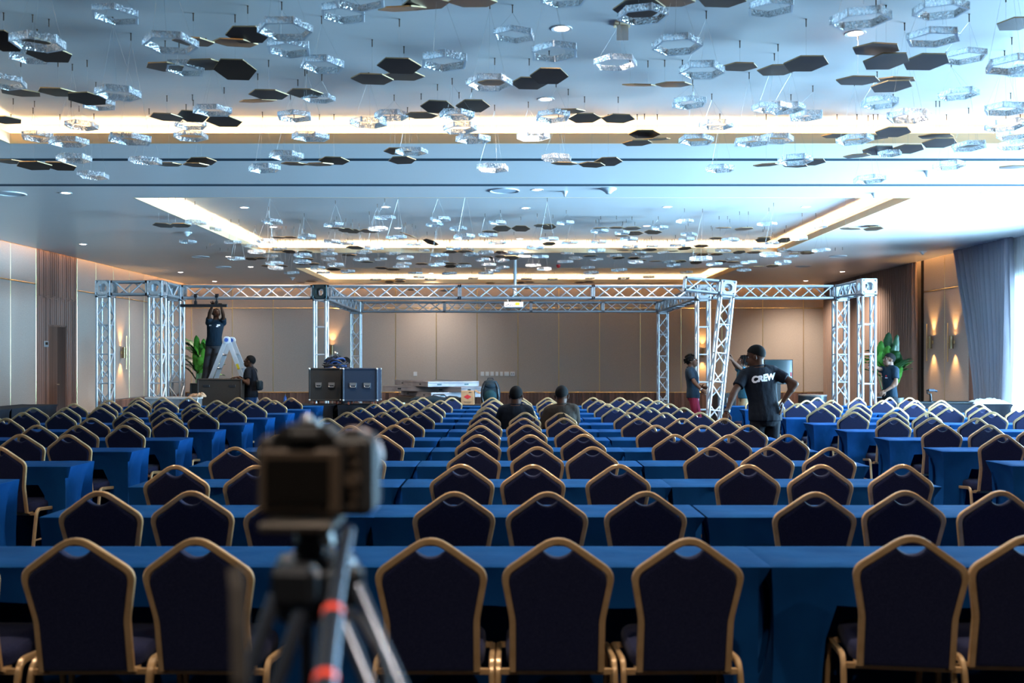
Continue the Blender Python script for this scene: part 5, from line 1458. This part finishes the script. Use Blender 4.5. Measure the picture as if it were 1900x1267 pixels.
def human(label, pos, face, h, skin, shirt, trouser, look=None, lean=(0, 0), drop=0.0, hl=None, hr=None, pl=None, pr=None, feet=None, sit=False,
          voxel=.012, hair='short', shoes='shoe_dark', curlL=.5, curlR=.5, palmL=None, palmR=None, fdL=None, fdR=None, sleeve=.62, girth=1.0, wrist_item=None, knee=None):
    s = h / 1.75; pos = Vector(pos); Fw = V(face[0], face[1], 0).normalized(); Rt = V(Fw.y, -Fw.x, 0); Up = V(0, 0, 1)
    z0 = -.43 * s if sit else 0.0
    def P(r, f, z):
        k = max(0, z - .93) / .6
        return pos + Rt * (r * s + lean[0] * k) + Fw * (f * s + lean[1] * k) + Up * (z * s + z0 + drop * r * k)
    t = thing('person', label, 'person', pos)
    inv = -pos
    body, sh, tr = MB(), MB(), MB()
    def loft(mb, rows, grow=0.0):
        n = 18; PP = []
        for z, rx, ry, fo in rows:
            c = P(0, fo, z)
            for k in range(n):
                a = 2 * math.pi * k / n; PP.append(c + Rt * (rx * girth * s + grow) * math.cos(a) + Fw * (ry * girth * s + grow) * math.sin(a) + Up * drop * rx * math.cos(a) * max(0, z - .93))
        Fs = [(i * n + k, i * n + (k + 1) % n, (i + 1) * n + (k + 1) % n, (i + 1) * n + k) for i in range(len(rows) - 1) for k in range(n)]
        Fs += [tuple(range(n))[::-1], tuple(range((len(rows) - 1) * n, len(rows) * n))]
        mb.add(PP, Fs)
    torso = [(.90, .15, .10, 0), (.97, .16, .112, 0), (1.08, .148, .104, .005), (1.20, .158, .112, .01), (1.30, .172, .122, .008), (1.385, .172, .110, 0), (1.44, .135, .085, -.012), (1.485, .070, .066, -.012)]
    loft(body, torso)
    # arms
    shL, shR = P(-.168, -.01, 1.40), P(.168, -.01, 1.40)
    l1, l2 = .285 * s, .255 * s
    arms = []
    for sd, a, tgt, pole, pm, fd, cu in ((-1, shL, hl, pl, palmL, fdL, curlL), (1, shR, hr, pr, palmR, fdR, curlR)):
        if tgt is None: tgt = P(sd * .26, .06, .86)
        if pole is None: pole = -Fw * .8 + Rt * sd * .5 - Up * .2
        e, wv = ik(a, Vector(tgt), l1, l2, pole)
        arms.append((sd, a, e, wv))
        body.capsule(a, e, .050 * s * girth, .040 * s); body.capsule(e, wv, .041 * s, .026 * s)
        body.capsule(a.lerp(e, .75), e.lerp(wv, .3), .038 * s, .042 * s)
    body.capsule(P(-.10, -.01, 1.425), shL, .062 * s, .058 * s); body.capsule(P(.10, -.01, 1.425), shR, .062 * s, .058 * s)
    # head
    nb = P(0, -.012, 1.46)
    if look is None: look = Fw
    look = Vector(look).normalized()
    hs = look.cross(Up)
    hs = hs.normalized() if hs.length > .05 else Rt
    hu = hs.cross(look).normalized()
    hc = nb + Up * .140 * s + look * .028 * s
    rot = Matrix((hs, look, hu)).transposed()
    hsx = s * 1.10
    H_ = lambda x, y, z: hc + rot @ (V(x, y, z) * hsx)
    body.capsule(nb - Up * .03 * s, hc - hu * .03 * s - look * .02 * s, .068 * s, .062 * s)
    body.ell(H_(0, -.012, .03), (.077 * hsx, .097 * hsx, .092 * hsx), rot); body.ell(H_(0, .030, -.040), (.060 * hsx, .066 * hsx, .080 * hsx), rot)
    body.ell(H_(0, .060, -.092), (.032 * s, .030 * s, .026 * s), rot, 10, 6)
    fine = MB()
    for m_ in (fine,):
        m_.ell(H_(0, .098, -.024), (.018 * s, .016 * s, .015 * s), rot, 10, 7); m_.capsule(H_(0, .080, .018), H_(0, .098, -.018), .011 * s, .015 * s, 8)
        m_.ell(H_(0, .092, -.062), (.027 * s, .012 * s, .007 * s), rot, 10, 6); m_.ell(H_(0, .090, -.074), (.024 * s, .012 * s, .008 * s), rot, 10, 6)
        for e in (-1, 1):
            m_.ell(H_(e * .079, -.008, -.012), (.010 * s, .020 * s, .032 * s), rot, 10, 8); m_.ell(H_(e * .086, -.016, -.004), (.006 * s, .012 * s, .020 * s), rot, 8, 6)
            m_.ell(H_(e * .034, .080, .030), (.026 * s, .014 * s, .009 * s), rot, 10, 6)
    me = remeshed('body', body, voxel, skin)
    # append hands and facial features to the body mesh
    for sd, a, e, wv in arms:
        fd = (fdL if sd < 0 else fdR); pm = (palmL if sd < 0 else palmR)
        d = (wv - e).normalized() if fd is None else Vector(fd)
        pm = (Rt * -sd * .7 + Fw * .2 + Up * -.3) if pm is None else Vector(pm)
        hand(fine, wv - d * .012 * s, d, pm, s, curlL if sd < 0 else curlR, sd)
    import bmesh
    bm = bmesh.new(); bm.from_mesh(me); m2 = fine.mesh('fine', None); bm.from_mesh(m2); bm.transform(Matrix.Translation(inv)); bm.to_mesh(me); bm.free(); bpy.data.meshes.remove(m2)
    me.polygons.foreach_set('use_smooth', [True] * len(me.polygons))
    bo = link('body', me, t)
    eyes = MB()
    for e in (-1, 1):
        eyes.ell(H_(e * .033, .0630, .010) + inv, (.0118 * s,) * 3, rot, 8, 6)
    ey = obj('eyes', eyes, 'eye_white', t, True)
    pu = MB()
    for e in (-1, 1): pu.ell(H_(e * .033, .0722, .010) + inv, (.0062 * s, .0035 * s, .0062 * s), rot, 8, 5)
    obj('pupils', pu, 'hair_black', ey, True)
    # hair
    hb = MB(); nu, nv = 60, 40; g = 1.045 if hair not in ('cropped', 'none_cropped') else 1.022
    PP = []; keep = []
    for i in range(nv + 1):
        th = math.pi * i / nv
        for k in range(nu):
            a = 2 * math.pi * k / nu; PP.append(V(.077 * math.sin(th) * math.cos(a), -.012 + .097 * math.sin(th) * math.sin(a), .03 + .092 * math.cos(th)))
    c0 = V(0, -.012, .03)
    out = [H_(*((p - c0) * g + c0)) + inv for p in PP]; inn = [H_(*((p - c0) * .97 + c0)) + inv for p in PP]
    Fs = []
    ok = {}
    for i in range(nv):
        for k in range(nu):
            q = (PP[i * nu + k] + PP[(i + 1) * nu + (k + 1) % nu]) / 2
            lim = -.055 + (q.y + .10) * .62 + (.02 if abs(q.x) > .06 and q.y > -.03 else 0)
            if hair == 'cropped': lim = -.03 + (q.y + .10) * .60
            ok[(i, k)] = q.z > lim and q.z > -.06
    N = len(PP)
    for (i, k), v in ok.items():
        if not v: continue
        c = [i * nu + k, (i + 1) * nu + k, (i + 1) * nu + (k + 1) % nu, i * nu + (k + 1) % nu]
        Fs.append(c); Fs.append([N + x for x in c[::-1]])
        for (di, dk, a, b) in ((0, -1, 0, 1), (1, 0, 1, 2), (0, 1, 2, 3), (-1, 0, 3, 0)):
            if not ok.get((i + di, (k + dk) % nu), i + di < 0):
                Fs.append([c[b], c[a], N + c[a], N + c[b]])
    hb.add(out + inn, Fs)
    rr = random.Random(len(label))
    if hair in ('curly', 'braids'):
        for k in range(120):
            a = rr.uniform(0, 6.283); th = rr.uniform(.05, 1.75); p = V(.077 * math.sin(th) * math.cos(a), -.012 + .097 * math.sin(th) * math.sin(a), .03 + .092 * math.cos(th))
            if p.y > .05 and p.z < .075: continue
            q = (p - c0) * (1.12 + .1 * rr.random()) + c0
            if hair == 'curly': hb.ell(H_(*q) + inv, (.017 * s, .017 * s, .015 * s), None, 7, 5)
            else: hb.capsule(H_(*q) + inv, H_(q.x * 1.06, q.y - .02, q.z - .06) + inv, .010 * s, .007 * s, 6)
    obj('hair', hb, 'hair_black', t, True)
    # shirt
    loft(sh, [(.86, .168, .122, 0), (.93, .170, .122, 0)] + [(z, rx, ry, fo) for z, rx, ry, fo in torso[2:-1]] + [(1.472, .085, .074, -.012)], .016 * s)
    for sd, a, e, wv in arms:
        b = a.lerp(e, sleeve); sh.cyl(P(sd * .05, -.012, 1.428), a + Up * .004, .078 * s, .076 * s, n=14); sh.ell(a, (.075 * s,) * 3, None, 12, 8)
        sh.cyl(a, b, .072 * s, .066 * s, n=14)
    me = remeshed('shirt', sh, min(voxel, .011), shirt, 3); me.transform(Matrix.Translation(inv))
    so = link('shirt', me, t)
    obj('collar', MB().tube([P(.066 * math.cos(2 * math.pi * k / 16), -.012 + .066 * math.sin(2 * math.pi * k / 16), 1.490) + inv for k in range(16)], .011 * s, 6, closed=True), shirt, t, True)
    # legs
    loft(tr, [(.80, .10, .09, 0), (.86, .155, .11, 0), (.93, .16, .112, 0), (1.0, .152, .108, 0)], .010 * s)
    soles = []
    for i, sd in enumerate((-1, 1)):
        hip = P(sd * .085, 0, .88)
        if sit:
            kn = P(sd * .13, .45, .95 - .02); fo = P(sd * .14, .42, .51)
            kn.z = pos.z + .50 * s; fo.z = pos.z + .08
            ft = pos + Rt * sd * .14 * s + Fw * .42 * s + Up * .09
            kn = pos + Rt * sd * .13 * s + Fw * .44 * s + Up * (.50 * s)
        else:
            ft = (P(sd * .10, 0, .085) if feet is None else Vector(feet[i]) + Up * .085 * s)
            kn, ft = ik(hip, ft, .40 * s, .405 * s, Fw + Rt * sd * .1) if knee is None else ik(hip, ft, .40 * s, .405 * s, knee)
        tr.capsule(hip, kn, .096 * s, .074 * s); tr.capsule(kn, ft, .074 * s, .062 * s)
        soles.append(ft)
    me = remeshed('trousers', tr, max(voxel, .012), trouser, 3); me.transform(Matrix.Translation(inv)); link('trousers', me, t)
    for ft in soles:
        mb = MB(); rt3 = Matrix((Rt, Fw, Up)).transposed()
        c = ft + inv - Up * .045 * s
        mb.ell(c + Fw * .06 * s, (.046 * s, .135 * s, .048 * s), rt3, 14, 8); mb.box(c + Fw * .06 * s - Up * .028 * s, (.085 * s, .25 * s, .022 * s), rt3, bev=.008)
        obj('shoe', mb, shoes, t, True)
    return t, so, P, arms, (Fw, Rt, Up)

def patch(person, so, pts_uv, name, m, Fw, Rt, centre, front=True, off=.004):
    """flat print pressed on to the shirt: list of polygons in (right, up) metres round centre"""
    me = so.data; bvh = BVHTree.FromPolygons([v.co.copy() for v in me.vertices], [tuple(p.vertices) for p in me.polygons])
    sg = 1 if front else -1
    mb = MB()
    for poly in pts_uv:
        P = []
        for a, b in poly:
            o = centre - person.location + Rt * a * (1 if not front else -1) + V(0, 0, b)
            hit = bvh.ray_cast(o + Fw * sg * .6, -Fw * sg)
            P.append((hit[0] + Fw * sg * off) if hit[0] is not None else o + Fw * sg * .13)
        mb.add(P, [tuple(range(len(P)))])
    return obj(name, mb, m, so)
def quad(cx, cz, w_, h_): return [(cx - w_ / 2, cz - h_ / 2), (cx + w_ / 2, cz - h_ / 2), (cx + w_ / 2, cz + h_ / 2), (cx - w_ / 2, cz + h_ / 2)]

# 1 the man with CREW on his back
Yc = 11.72
cx = at(1420, 700, Yc).x
crew, so, P, arms, (Fw, Rt, Up) = human('man in black CREW t-shirt seen from behind, one hand on a chair, one on hip', (cx, Yc, 0), (-.12, 1), 1.80, 'skin_dark', 'shirt_black', 'trouser_dark',
    look=(-.86, .42, -.22), lean=(-.085, .05), drop=.16, hl=(at(1343, 781, 11.56).x + .02, 11.50, .985), pl=(-1, -.2, -.1), hr=(cx + .185, Yc - .06, 1.10), pr=(1, -.35, .15), voxel=.0095, hair='cropped',
    fdL=(-.35, -.35, -.85), palmL=(.25, .9, -.3), curlL=.55, fdR=(-.15, -.25, -1), palmR=(-1, .5, 0), curlR=.25, sleeve=.60, girth=1.06)
fc = bpy.data.curves.new('crew_text', 'FONT'); fc.body = 'CREW'; fc.size = .098; fc.align_x = 'CENTER'; fc.align_y = 'CENTER'; fc.offset = .006; fc.shear = .22; fc.resolution_u = 3; fc.space_character = .98
fo = bpy.data.objects.new('crew_text', fc); COL.objects.link(fo)
dg = bpy.context.evaluated_depsgraph_get(); dg.update()
tm = bpy.data.meshes.new_from_object(fo.evaluated_get(dg)); bpy.data.objects.remove(fo)
import bmesh
bm = bmesh.new(); bm.from_mesh(tm)
for _ in range(2): bmesh.ops.subdivide_edges(bm, edges=[e for e in bm.edges if e.calc_length() > .02], cuts=1)
bmesh.ops.triangulate(bm, faces=bm.faces); 
me = so.data; bvh = BVHTree.FromPolygons([v.co.copy() for v in me.vertices], [tuple(p.vertices) for p in me.polygons])
tc = at(1417, 702, Yc - .12) - crew.location; ca, sa = math.cos(R(9)), math.sin(R(9))
for v in bm.verts:
    wob = 1 + .10 * math.sin(v.co.x * 40)
    a, b = v.co.x * 1.02, v.co.y * wob
    o = V(tc.x, 0, tc.z) + V(1, 0, 0) * (a * ca - b * sa) + V(0, 0, 1) * (a * sa + b * ca)
    hit = bvh.ray_cast(o + V(0, -1, 0), V(0, 1, 0))
    v.co = (hit[0] + V(0, -.005, 0)) if hit[0] is not None else o + V(0, -.15, 0)
bm.to_mesh(tm); bm.free(); tm.materials.clear(); tm.materials.append(M['white_print'])
link('lettering', tm, so)
sd, a, e, wv = arms[0]
obj('wristband', MB().cyl(wv.lerp(e, .04) - crew.location, wv.lerp(e, .16) - crew.location, .036, n=12), 'cable_black', crew, True)

# 2, 3 the two seated men
s1 = at(957, 700, 12.95)
human('bald seated man in dark polo seen from behind, left of the two', (s1.x, 12.92, 0), (.06, 1), 1.70, 'skin_dark', 'shirt_black', 'trouser_dark', look=(.30, .93, -.05), sit=True, hair='none_cropped', lean=(0, -.02),
      hl=(s1.x - .20, 13.25, .62), hr=(s1.x + .20, 13.25, .62), voxel=.0105, girth=1.1)
s2 = at(1039, 700, 12.9)
human('seated man in brownish shirt seen from behind, right of the two', (s2.x, 12.86, 0), (.05, 1), 1.71, 'skin_dark', 'shirt_olive', 'trouser_dark', look=(.22, .95, -.08), sit=True, hair='cropped', lean=(.02, -.02), drop=.1,
      hl=(at(990, 797, 12.55).x, 12.62, .78), pl=(-.5, -.3, -.8), hr=(s2.x + .22, 13.22, .62), voxel=.0105, sleeve=.80, girth=1.1)

# 4 the man on the ladder
Yl = 21.15
lx = at(401, 640, Yl).x
fz = 1.12
lad, so, P, arms, (Fw, Rt, Up) = human('man in black t-shirt on the ladder, both arms up at the truss', (lx - .05, Yl, fz), (.10, -1), 1.60, 'skin_dark', 'shirt_navy', 'trouser_grey', look=(.10, -.62, .80), lean=(-.05, -.02),
    hr=(at(397, 551, 20.7).x, 20.76, at(397, 549, 20.7).z), hl=(at(405, 558, 20.7).x + .03, 20.76, at(405, 560, 20.7).z), pr=(-1, -.2, 0), pl=(1, -.2, 0), feet=[(at(389, 700, Yl).x + .02, Yl, fz), (at(382, 700, Yl).x - .03, Yl, fz)], hair='short', curlL=1.0, curlR=1.0, palmL=(0, -1, 0), palmR=(0, -1, 0), girth=1.04, sleeve=.5, shoes='shoe_tan')
patch(lad, so, [quad(.085, .02, .06, .03), quad(.06, -.01, .04, .02), quad(-.085, .015, .05, .022)], 'chest_print', 'white_print', Fw, Rt, P(0, 0, 1.32))

# 5 the man with the shoulder bag
Yb_ = 20.42; bx = at(466, 700, Yb_).x
bag_man, so, P, arms, _ = human('man in black polo and jeans, hands on the brown flight case, facing left', (bx, Yb_, 0), (-1, .12), 1.72, 'skin_dark', 'shirt_black', 'trouser_jeans', look=(-.93, .05, .22), lean=(0, .02),
    hl=(at(440, 699, 20.1).x, 20.12, 1.265), hr=(at(441, 697, 20.3).x, 20.45, 1.265), pl=(.6, -.3, -1), pr=(.6, .3, -1), fdL=(-1, 0, -.12), fdR=(-1, 0, -.12), palmL=(0, 0, -1), palmR=(0, 0, -1), curlL=.2, curlR=.2, hair='cropped')
t = thing('shoulder_bag', 'small black shoulder bag at the hip of the man in jeans', 'bag', (bx + .20, Yb_ - .10, .98))
obj('bag_body', MB().box((0, 0, .11), (.10, .22, .20), bev=.03), 'nylon_dark', t, True)
obj('bag_strap', MB().tube([(-.02, -.05, .2), (-.06, -.06, .40), (-.16, -.01, .54)], .012), 'cable_black', t, True)

# 6 the man behind the road cases
Yh = 21.6; hx = at(645, 700, Yh).x
human('man half hidden behind the road cases, looking down to the left', (hx, Yh, 0), (-.8, .5), 1.70, 'skin_deep', 'shirt_navy', 'trouser_dark', look=(-.75, .25, -.45), lean=(0, .04), hair='curly_short', hl=(hx - .35, 21.5, 1.15), hr=(hx - .3, 21.8, 1.15))

# 7 burgundy trousers
Yg = 20.1; gx = at(1286, 700, Yg).x
g, so, P, arms, (Fw, Rt, Up) = human('curly haired man in burgundy trousers holding the foot of the leaning tower', (gx, Yg, 0), (.96, -.25), 1.72, 'skin_brown2', 'shirt_navy', 'trouser_burgundy', look=(.85, -.22, .34), lean=(0, -.05),
    hr=(at(1303, 724, 19.6).x, 19.62, at(0, 724, 19.6).z), hl=(at(1304, 722, 19.9).x, 19.95, at(0, 718, 19.9).z), pr=(-.3, -.5, -1), pl=(-.3, .5, -1), hair='curly', curlL=.9, curlR=.9, palmR=(.6, .6, 0), palmL=(.6, -.6, 0), sleeve=.72, feet=[(gx + .14, Yg + .12, 0), (gx + .0, Yg - .10, 0)])

obj('bracelet', MB().cyl(arms[1][3].lerp(arms[1][2], .02) - g.location, arms[1][3].lerp(arms[1][2], .10) - g.location, .033, n=10), 'steel', g, True)
patch(g, so, [quad(.08, .02, .05, .03), quad(.075, -.02, .04, .015)], 'chest_print', 'white_print', Fw, Rt, P(0, 0, 1.30))

# 8 the man in the teal t-shirt
Yt = 20.15; tx = at(1382, 700, Yt).x
human('man in teal t-shirt with both arms up on the leaning tower', (tx, Yt, 0), (-1, -.1), 1.70, 'skin_brown2', 'shirt_teal', 'trouser_khaki', look=(-.9, -.15, .35), lean=(0, .04),
      hl=(at(1338, 652, 19.6).x, 19.62, at(0, 650, 19.6).z), hr=(at(1347, 650, 19.9).x, 19.88, at(0, 649, 19.9).z), pl=(.2, -.3, -1), pr=(.2, .3, -1), hair='braids', curlL=1.0, curlR=1.0, palmL=(-.7, .6, 0), palmR=(-.7, -.6, 0))

# 9 the man by the right-hand plant
Yr = 19.45; rx = at(1651, 700, Yr).x
rm, so, P, arms, (Fw, Rt, Up) = human('slim man in dark t-shirt steadying the far right truss tower with one hand', (rx, Yr, 0), (-1, -.22), 1.76, 'skin_brown', 'shirt_navy', 'trouser_dark', look=(-.95, -.10, .12), lean=(0, .0),
      hr=(at(1616, 676, 19.1).x + .02, 19.22, at(0, 676, 19.1).z), pr=(.3, .3, -1), hl=(at(1641, 728, 19.2).x, 19.18, at(0, 726, 19.2).z), pl=(1, -.3, 0), hair='short', curlR=.9, palmR=(-.5, -.8, 0), curlL=.4, girth=.95)
patch(rm, so, [quad(.075, -.025, .055, .018), quad(-.06, .0, .04, .015)], 'chest_print', 'white_print', Fw, Rt, P(0, 0, 1.28))
patch(rm, so, [[(.075 + .018 * math.cos(k), .012 + .018 * math.sin(k)) for k in [2 * math.pi * i / 10 for i in range(10)]]], 'chest_badge', 'red_plastic', Fw, Rt, P(0, 0, 1.28))
# ------------------------------------------------------------------ camera on a tripod in the foreground
Zc = 1.16
c = at(580, 882, Zc)
t = thing('digital_camera', 'black digital camera on the tripod, seen from its screen side', 'camera', c, R(-3))
mb = MB(); mb.box((0, .03, -.002), (.138, .050, .094), bev=.008).box((.052, .052, -.006), (.036, .030, .084), bev=.012)
obj('camera_body', mb, 'camera_black', t)
obj('viewfinder', MB().prism([(-.040, 0), (.036, 0), (.022, .014), (-.026, .014)], (0, .05, 0), (-.010, .003, .043)).box((-.010, -.002, .046), (.036, .012, .014), bev=.004), 'camera_black', t)
obj('screen_frame', MB().box((-.016, .001, -.007), (.096, .010, .074), bev=.003), 'camera_brown', t)
obj('screen', MB().box((-.016, -.0055, -.005), (.074, .003, .050)), 'screen_black', t)
for i, (x, z, r) in enumerate(((.046, .030, .005), (.049, .014, .004), (.047, -.004, .009), (.049, -.022, .004), (.047, -.034, .004), (-.056, .036, .004))):
    obj('button', MB().cyl((x, .006, z), (x, -.002, z), r, n=12), 'camera_brown', t, True)
obj('mode_dial', MB().cyl((.042, .03, .040), (.042, .03, .052), .012, n=16), 'camera_black', t, True)
obj('shutter_dial', MB().cyl((.058, .045, .036), (.058, .045, .047), .008, n=14), 'camera_brown', t, True)
obj('hot_shoe', MB().box((-.010, .03, .059), (.022, .02, .006)).ell((-.014, .03, .064), (.006, .006, .006), nu=10, nv=6), 'steel', t, True)
obj('lens', MB().lathe([(.001, .05), (.034, .05), (.036, .07), (.036, .13), (.038, .15), (.039, .18), (.036, .18), (.034, .15), (.001, .15)], (.013, 0, .006), 26, (0, 1, 0)), 'lens_pale', t, True)
obj('lens_ring', MB().lathe([(.0365, .09), (.0385, .092), (.0385, .118), (.0365, .12)], (.013, 0, .006), 26, (0, 1, 0)), 'camera_black', t, True)
obj('strap_lug', MB().tube([(-.068, .03, .03), (-.076, .03, .022), (-.072, .03, .010), (-.068, .03, .014)], .003), 'steel', t, True)

ap = at(588, 1075, 1.22)
t = thing('tripod', 'black fluid-head tripod with a long pan handle carrying the camera', 'tripod', (ap.x, 1.20, 0))
L = lambda x, y, Z: at(x, y, Z) - t.location
top = L(582, 962, 1.18)
obj('quick_plate', MB().box(top + V(-.012, 0, -.004), (.085, .10, .012), bev=.003), 'steel_dark', t)
obj('fluid_head', MB().box(L(578, 1004, 1.19), (.034, .05, .045), bev=.008).cyl(L(566, 1012, 1.19), L(606, 1012, 1.19), .020, n=16).box(L(586, 1040, 1.19), (.046, .05, .026), bev=.006), 'tripod_black', t, True)
obj('tilt_knob', MB().cyl(L(555, 1010, 1.19), L(566, 1012, 1.19), .015, n=14), 'tripod_black', t, True)
obj('pan_knob', MB().cyl(L(598, 998, 1.16), L(616, 994, 1.16), .011, n=12), 'steel', t, True)
obj('bowl', MB().lathe([(.001, .035), (.045, .035), (.052, .02), (.05, -.005), (.030, -.035), (.001, -.04)], L(588, 1085, 1.20), 22), 'tripod_black', t, True)
obj('spider', MB().box(L(588, 1120, 1.20), (.085, .07, .035), bev=.008), 'tripod_black', t)
hp = [L(645, 985, 1.13), L(632, 1050, 1.07), L(618, 1138, 1.0), L(604, 1262, .92), L(598, 1330, .88)]
h = obj('pan_handle', MB().tube(hp[:3], .0085, 12), 'tripod_tube', t, True)
obj('handle_grip', MB().tube(hp[2:], .0105, 14), 'tripod_tube', h, True)
for q, w_ in ((hp[2], .0110), (hp[3], .0115)):  # bands added to imitate red light reflected in the handle
    d = (hp[3] - hp[2]).normalized(); obj('red_glint', MB().cyl(q - d * .004, q + d * .004, w_, n=16), 'red_glint', h, True)
legs = [((548, 1085), (430, 1420), 1.10, 1.02), ((634, 1085), (775, 1420), 1.16, 1.02), ((592, 1100), (590, 1420), 1.30, 1.55)]
for k, (a, b, za, zb) in enumerate(legs):
    A = L(*a, za); Bq = L(*b, zb); d = (Bq - A)
    A_w = A.z + t.location.z
    foot = A + d * (A_w - .02) / (-d.z)
    s_ = d.cross(V(0, 1, .1)).normalized() * .016
    lg = obj('leg', MB().cyl(A + s_, A.lerp(foot, .55) + s_, .0085, n=10).cyl(A - s_, A.lerp(foot, .55) - s_, .0085, n=10).cyl(A.lerp(foot, .50), foot, .012, n=10), 'tripod_tube', t, True)
    obj('leg_clamp', MB().box(A.lerp(foot, .54), (.06, .035, .05), bev=.006), 'tripod_black', lg)
    obj('leg_joint', MB().box(A + V(0, 0, .0), (.05, .04, .045), bev=.008), 'tripod_black', lg)
    obj('rubber_foot', MB().ell(foot, (.022, .022, .02), nu=12, nv=8), 'rubber', lg, True)
p = [L(640, 1135, 1.10), L(668, 1150, 1.06), L(700, 1200, 1.02), L(718, 1260, 1.0), L(722, 1340, .99), L(700, 1420, .99)]
t2 = thing('cable_loop', 'dark looped cord hanging from the right of the tripod', 'cord', t.location)
obj('cord', MB().tube(p, .0055, 8), 'cable_black', t2, True)
p = [L(436, 1052, .98), L(441, 1090, .97), L(443, 1160, .96), L(445, 1260, .95), L(450, 1420, .95)]
mat('strap_grey', (0.035, 0.03, 0.026), 0.8)
t3 = thing('camera_strap', 'grey webbing strap hanging down left of the tripod', 'strap', t.location)
obj('webbing', MB().sweep(p, [(-.0075, -.001), (.0075, -.001), (.0075, .001), (-.0075, .001)], hint=(0, 1, 0)), 'strap_grey', t3)
